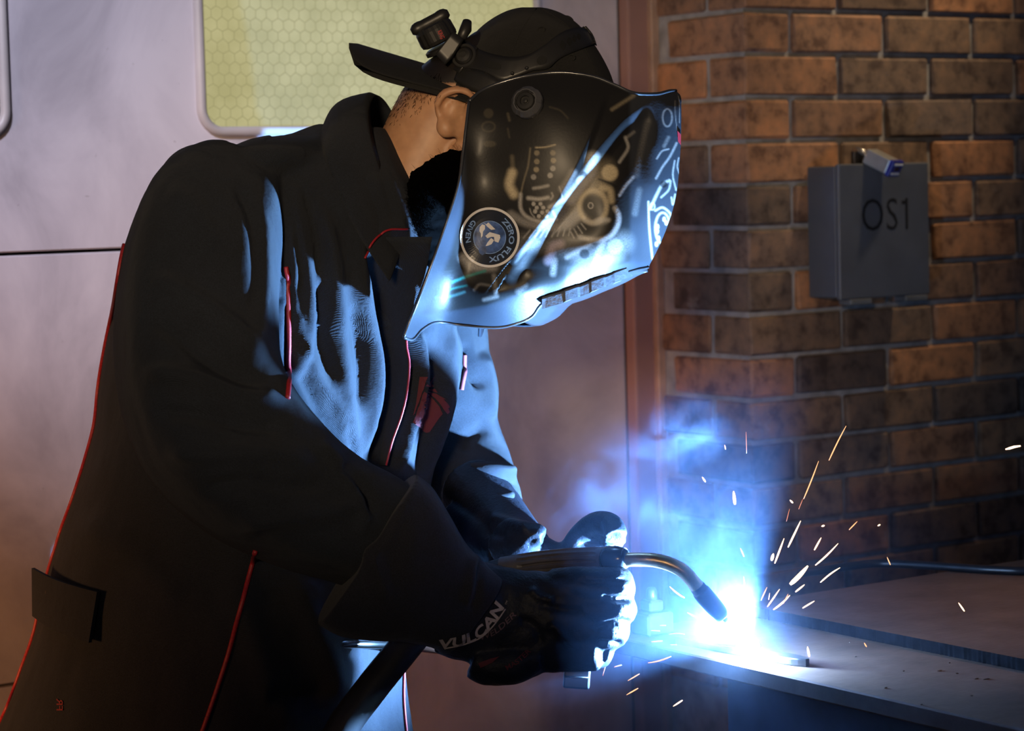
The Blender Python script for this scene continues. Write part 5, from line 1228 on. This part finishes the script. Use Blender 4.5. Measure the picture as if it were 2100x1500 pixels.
tube('shackle', catmull([tuple(sh0 + sd_ * .012), tuple(sh0 - ax * .018 + sd_ * .012), tuple(sh0 - ax * .030), tuple(sh0 - ax * .018 - sd_ * .012), tuple(sh0 - sd_ * .012)], 24), .0033, M_chrome, lk, 12)
# ================================================================== ARC, FUME, SPARKS
core = bmesh.new(); bmesh.ops.create_icosphere(core, subdivisions=3, radius=0.012)
for v_ in core.verts: v_.co = Vector((v_.co.x * 1.15, v_.co.y * 1.15, v_.co.z * 0.75)) + ARC - Vector((0, 0, 0.004))
arc = frombm('welding_arc', core, glow('arc_glow', (0.40, 0.66, 1.0), 1400.0), None, True); tag(arc, 'blinding blue-white welding arc at the steel bar', 'arc')

def fume_mat():
    m = bpy.data.materials.new('weld_fume'); m.use_nodes = True; nt = m.node_tree; nt.nodes.remove(nt.nodes['Principled BSDF']); L = nt.links.new
    out = nt.nodes['Material Output']; vs = N(nt, 'ShaderNodeVolumeScatter'); L(vs.outputs[0], out.inputs['Volume']); vs.inputs['Color'].default_value = (0.38, 0.58, 1.0, 1); vs.inputs['Anisotropy'].default_value = 0.1
    geo = N(nt, 'ShaderNodeNewGeometry')
    def vec(c): v = N(nt, 'ShaderNodeCombineXYZ'); v.inputs[0].default_value, v.inputs[1].default_value, v.inputs[2].default_value = c; return v
    def M(op, a, b=None, clamp=False):
        n = N(nt, 'ShaderNodeMath', operation=op, use_clamp=clamp)
        for i, q in enumerate((a, b)):
            if q is None: continue
            if isinstance(q, (int, float)): n.inputs[i].default_value = q
            else: L(q, n.inputs[i])
        return n.outputs[0]
    dens = None
    # plume: a chain of soft puffs drifting up and left from the arc, torn by noise
    nz = N(nt, 'ShaderNodeTexNoise'); nz.inputs['Scale'].default_value = 11.0; nz.inputs['Detail'].default_value = 4.0; nz.inputs['Roughness'].default_value = 0.6; nz.inputs['Distortion'].default_value = 1.6; L(geo.outputs['Position'], nz.inputs['Vector'])
    mr = N(nt, 'ShaderNodeMapRange'); mr.inputs[1].default_value = 0.47; mr.inputs[2].default_value = 0.68; L(nz.outputs['Fac'], mr.inputs[0])
    for (px, py, dd, rr, k) in PUFFS:
        c = P(px, py, dd); s = N(nt, 'ShaderNodeVectorMath', operation='DISTANCE'); L(geo.outputs['Position'], s.inputs[0]); s.inputs[1].default_value = c
        f = N(nt, 'ShaderNodeMapRange', interpolation_type='SMOOTHSTEP'); f.inputs[1].default_value = rr; f.inputs[2].default_value = rr * 0.15; f.inputs[3].default_value = 0; f.inputs[4].default_value = k; L(s.outputs['Value'], f.inputs[0])
        dens = f.outputs[0] if dens is None else M('ADD', dens, f.outputs[0])
    dens = M('MULTIPLY', dens, mr.outputs[0])
    # even fume added round the arc so its glare shows as haze
    s = N(nt, 'ShaderNodeVectorMath', operation='DISTANCE'); L(geo.outputs['Position'], s.inputs[0]); s.inputs[1].default_value = ARC
    f = N(nt, 'ShaderNodeMapRange', interpolation_type='SMOOTHSTEP'); f.inputs[1].default_value = 0.40; f.inputs[2].default_value = 0.0; f.inputs[3].default_value = 0.0; f.inputs[4].default_value = HAZE; L(s.outputs['Value'], f.inputs[0])
    dens = M('ADD', dens, f.outputs[0])
    f = N(nt, 'ShaderNodeMapRange', interpolation_type='SMOOTHSTEP'); f.inputs[1].default_value = 0.10; f.inputs[2].default_value = 0.0; f.inputs[3].default_value = 0.0; f.inputs[4].default_value = 0.9; L(s.outputs['Value'], f.inputs[0])  # denser ball of fume standing in for the arc's white glare
    dens = M('ADD', dens, f.outputs[0])
    L(dens, vs.inputs['Density'])
    return m
PUFFS = [(1420, 1180, 3.16, .075, 0.2), (1480, 1100, 3.15, .085, 0.4), (1440, 1020, 3.16, .095, 1.0), (1405, 920, 3.16, .085, 2.4), (1350, 1050, 3.16, .08, 0.8), (1280, 980, 3.16, .09, 1.0), (1210, 1040, 3.16, .08, 0.9), (1360, 1330, 3.06, .06, 0.5), (1310, 1390, 3.07, .06, 0.6)]
HAZE = 0.10
bm = bmesh.new(); bmesh.ops.create_icosphere(bm, subdivisions=4, radius=1.0)
fc = P(1440, 1150, 3.12)
for v_ in bm.verts: v_.co = fc + Rh * v_.co.x * .33 + Fh * v_.co.y * .30 + Vector((0, 0, v_.co.z * .33))
fume = frombm('weld_fume', bm, fume_mat()); tag(fume, 'blue-lit fume curling up from the welding arc', 'smoke', kind='stuff')

# ---- sparks: glowing slivers of molten steel
M_sp = glow('spark_orange', (1.0, 0.42, 0.18), 2.0); M_spw = glow('spark_white', (1.0, 0.60, 0.36), 3.6); M_spd = glow('spark_dull', (1.0, 0.30, 0.14), 1.1)
def c5s(x, y): return (1250 + x * .4048, 1000 + y * .4049)
def c4s(x, y): return (1300 + x * .4, 560 + y * .4)
SP = []
for a, b, w in (((465, 882), (470, 905), 8), ((575, 815), (578, 925), 5), ((350, 1047), (367, 1072), 10), ((511, 1120), (518, 1188), 18), ((1088, 785), (1000, 962), 7), ((947, 965), (870, 1160), 7), ((866, 1160), (845, 1212), 4), ((800, 1165), (815, 1180), 10), ((798, 1210), (782, 1275), 4),
                ((855, 1272), (790, 1408), 11), ((770, 1362), (722, 1490), 11), ((960, 1358), (925, 1422), 10), ((1047, 1388), (930, 1500), 10), ((1145, 1275), (1103, 1318), 6), ((962, 1300), (976, 1296), 11), ((1250, 1298), (1262, 1291), 9), ((1298, 1458), (1315, 1498), 6), ((546, 1412), (565, 1455), 8), ((715, 1440), (706, 1475), 18)):
    SP.append((c4s(*a), c4s(*b), w * .4))
for a, b, w in (((1005, 398), (915, 492), 26), ((1168, 407), (1068, 482), 9), ((988, 493), (942, 530), 10), ((914, 547), (830, 620), 11), ((862, 516), (800, 605), 9), ((798, 506), (768, 570), 8), ((1038, 576), (978, 612), 9), ((605, 555), (630, 608), 10), ((680, 452), (686, 512), 7), ((305, 503), (380, 560), 9), ((395, 635), (485, 672), 9), ((545, 545), (585, 590), 7),
                ((1003, 808), (1012, 858), 13), ((1290, 788), (1302, 808), 7), ((1768, 585), (1798, 628), 9), ((195, 890), (312, 857), 8), ((93, 980), (152, 945), 7), ((86, 1052), (145, 1018), 7), ((322, 1110), (370, 1079), 9), ((22, 912), (62, 902), 4), ((212, 783), (268, 778), 6), ((210, 726), (255, 728), 4), ((300, 745), (380, 745), 5), ((305, 798), (340, 797), 4), ((255, 700), (285, 700), 4), ((905, 540), (880, 590), 6), ((812, 535), (806, 570), 6)):
    SP.append((c5s(*a), c5s(*b), w * .405))
SP += [((1236, 1387), (1243, 1362), 2.2), ((1260, 1368), (1275, 1364), 2.0), ((842, -50), (842, -49), 0)][:2]
rnd = random.Random(21)
ONES = ['', 'first', 'second', 'third', 'fourth', 'fifth', 'sixth', 'seventh', 'eighth', 'ninth', 'tenth', 'eleventh', 'twelfth', 'thirteenth', 'fourteenth', 'fifteenth', 'sixteenth', 'seventeenth', 'eighteenth', 'nineteenth']
def ordinal(n):
    if n < 20: return ONES[n]
    t_ = {2: 'twent', 3: 'thirt', 4: 'fort', 5: 'fift'}[n // 10]
    return t_ + 'ieth' if n % 10 == 0 else t_ + 'y-' + ONES[n % 10]
SP.sort(key=lambda q_: min(q_[0][1], q_[1][1]))
for i, (a, b, w) in enumerate(SP):
    d_ = 2.98 + rnd.uniform(-.05, .06)
    if (a[1] + b[1]) / 2 > 1330 and a[0] > 1500: d_ = 2.93
    n_ = 7; r_ = w * d_ / FPX / 2 * 0.9
    C = [P(a[0] + (b[0] - a[0]) * t, a[1] + (b[1] - a[1]) * t + 2.0 * math.sin(t * math.pi) * (1 if i % 2 else -1) * (abs(b[0] - a[0]) > 30), d_ + .004 * t) for t in np.linspace(0, 1, n_)]
    prof_ = np.array([.35, .7, .9, 1, 1, .95, .6]) * r_
    o = tube('spark', C, prof_, M_spw if w > 3.4 else (M_sp if w > 2.2 else M_spd), None, 8)
    ln_ = math.hypot(b[0] - a[0], b[1] - a[1])
    tag(o, '%s %s glowing spark by the arc, %s from the top of them all' % ('long' if ln_ > 40 else 'short', 'thick' if w > 3.4 else 'thin', ordinal(i + 1)), 'spark', 'sparks around the arc')
o = tube('spark', [P(x_, y_, 3.05) for x_, y_ in ((2062, 922), (2070, 920), (2080, 917), (2093, 915))], [.0008, .0016, .0016, .0010], M_spw, None, 8)
tag(o, 'lone bright spark far from the arc, nearest the right picture edge', 'spark', 'sparks around the arc')
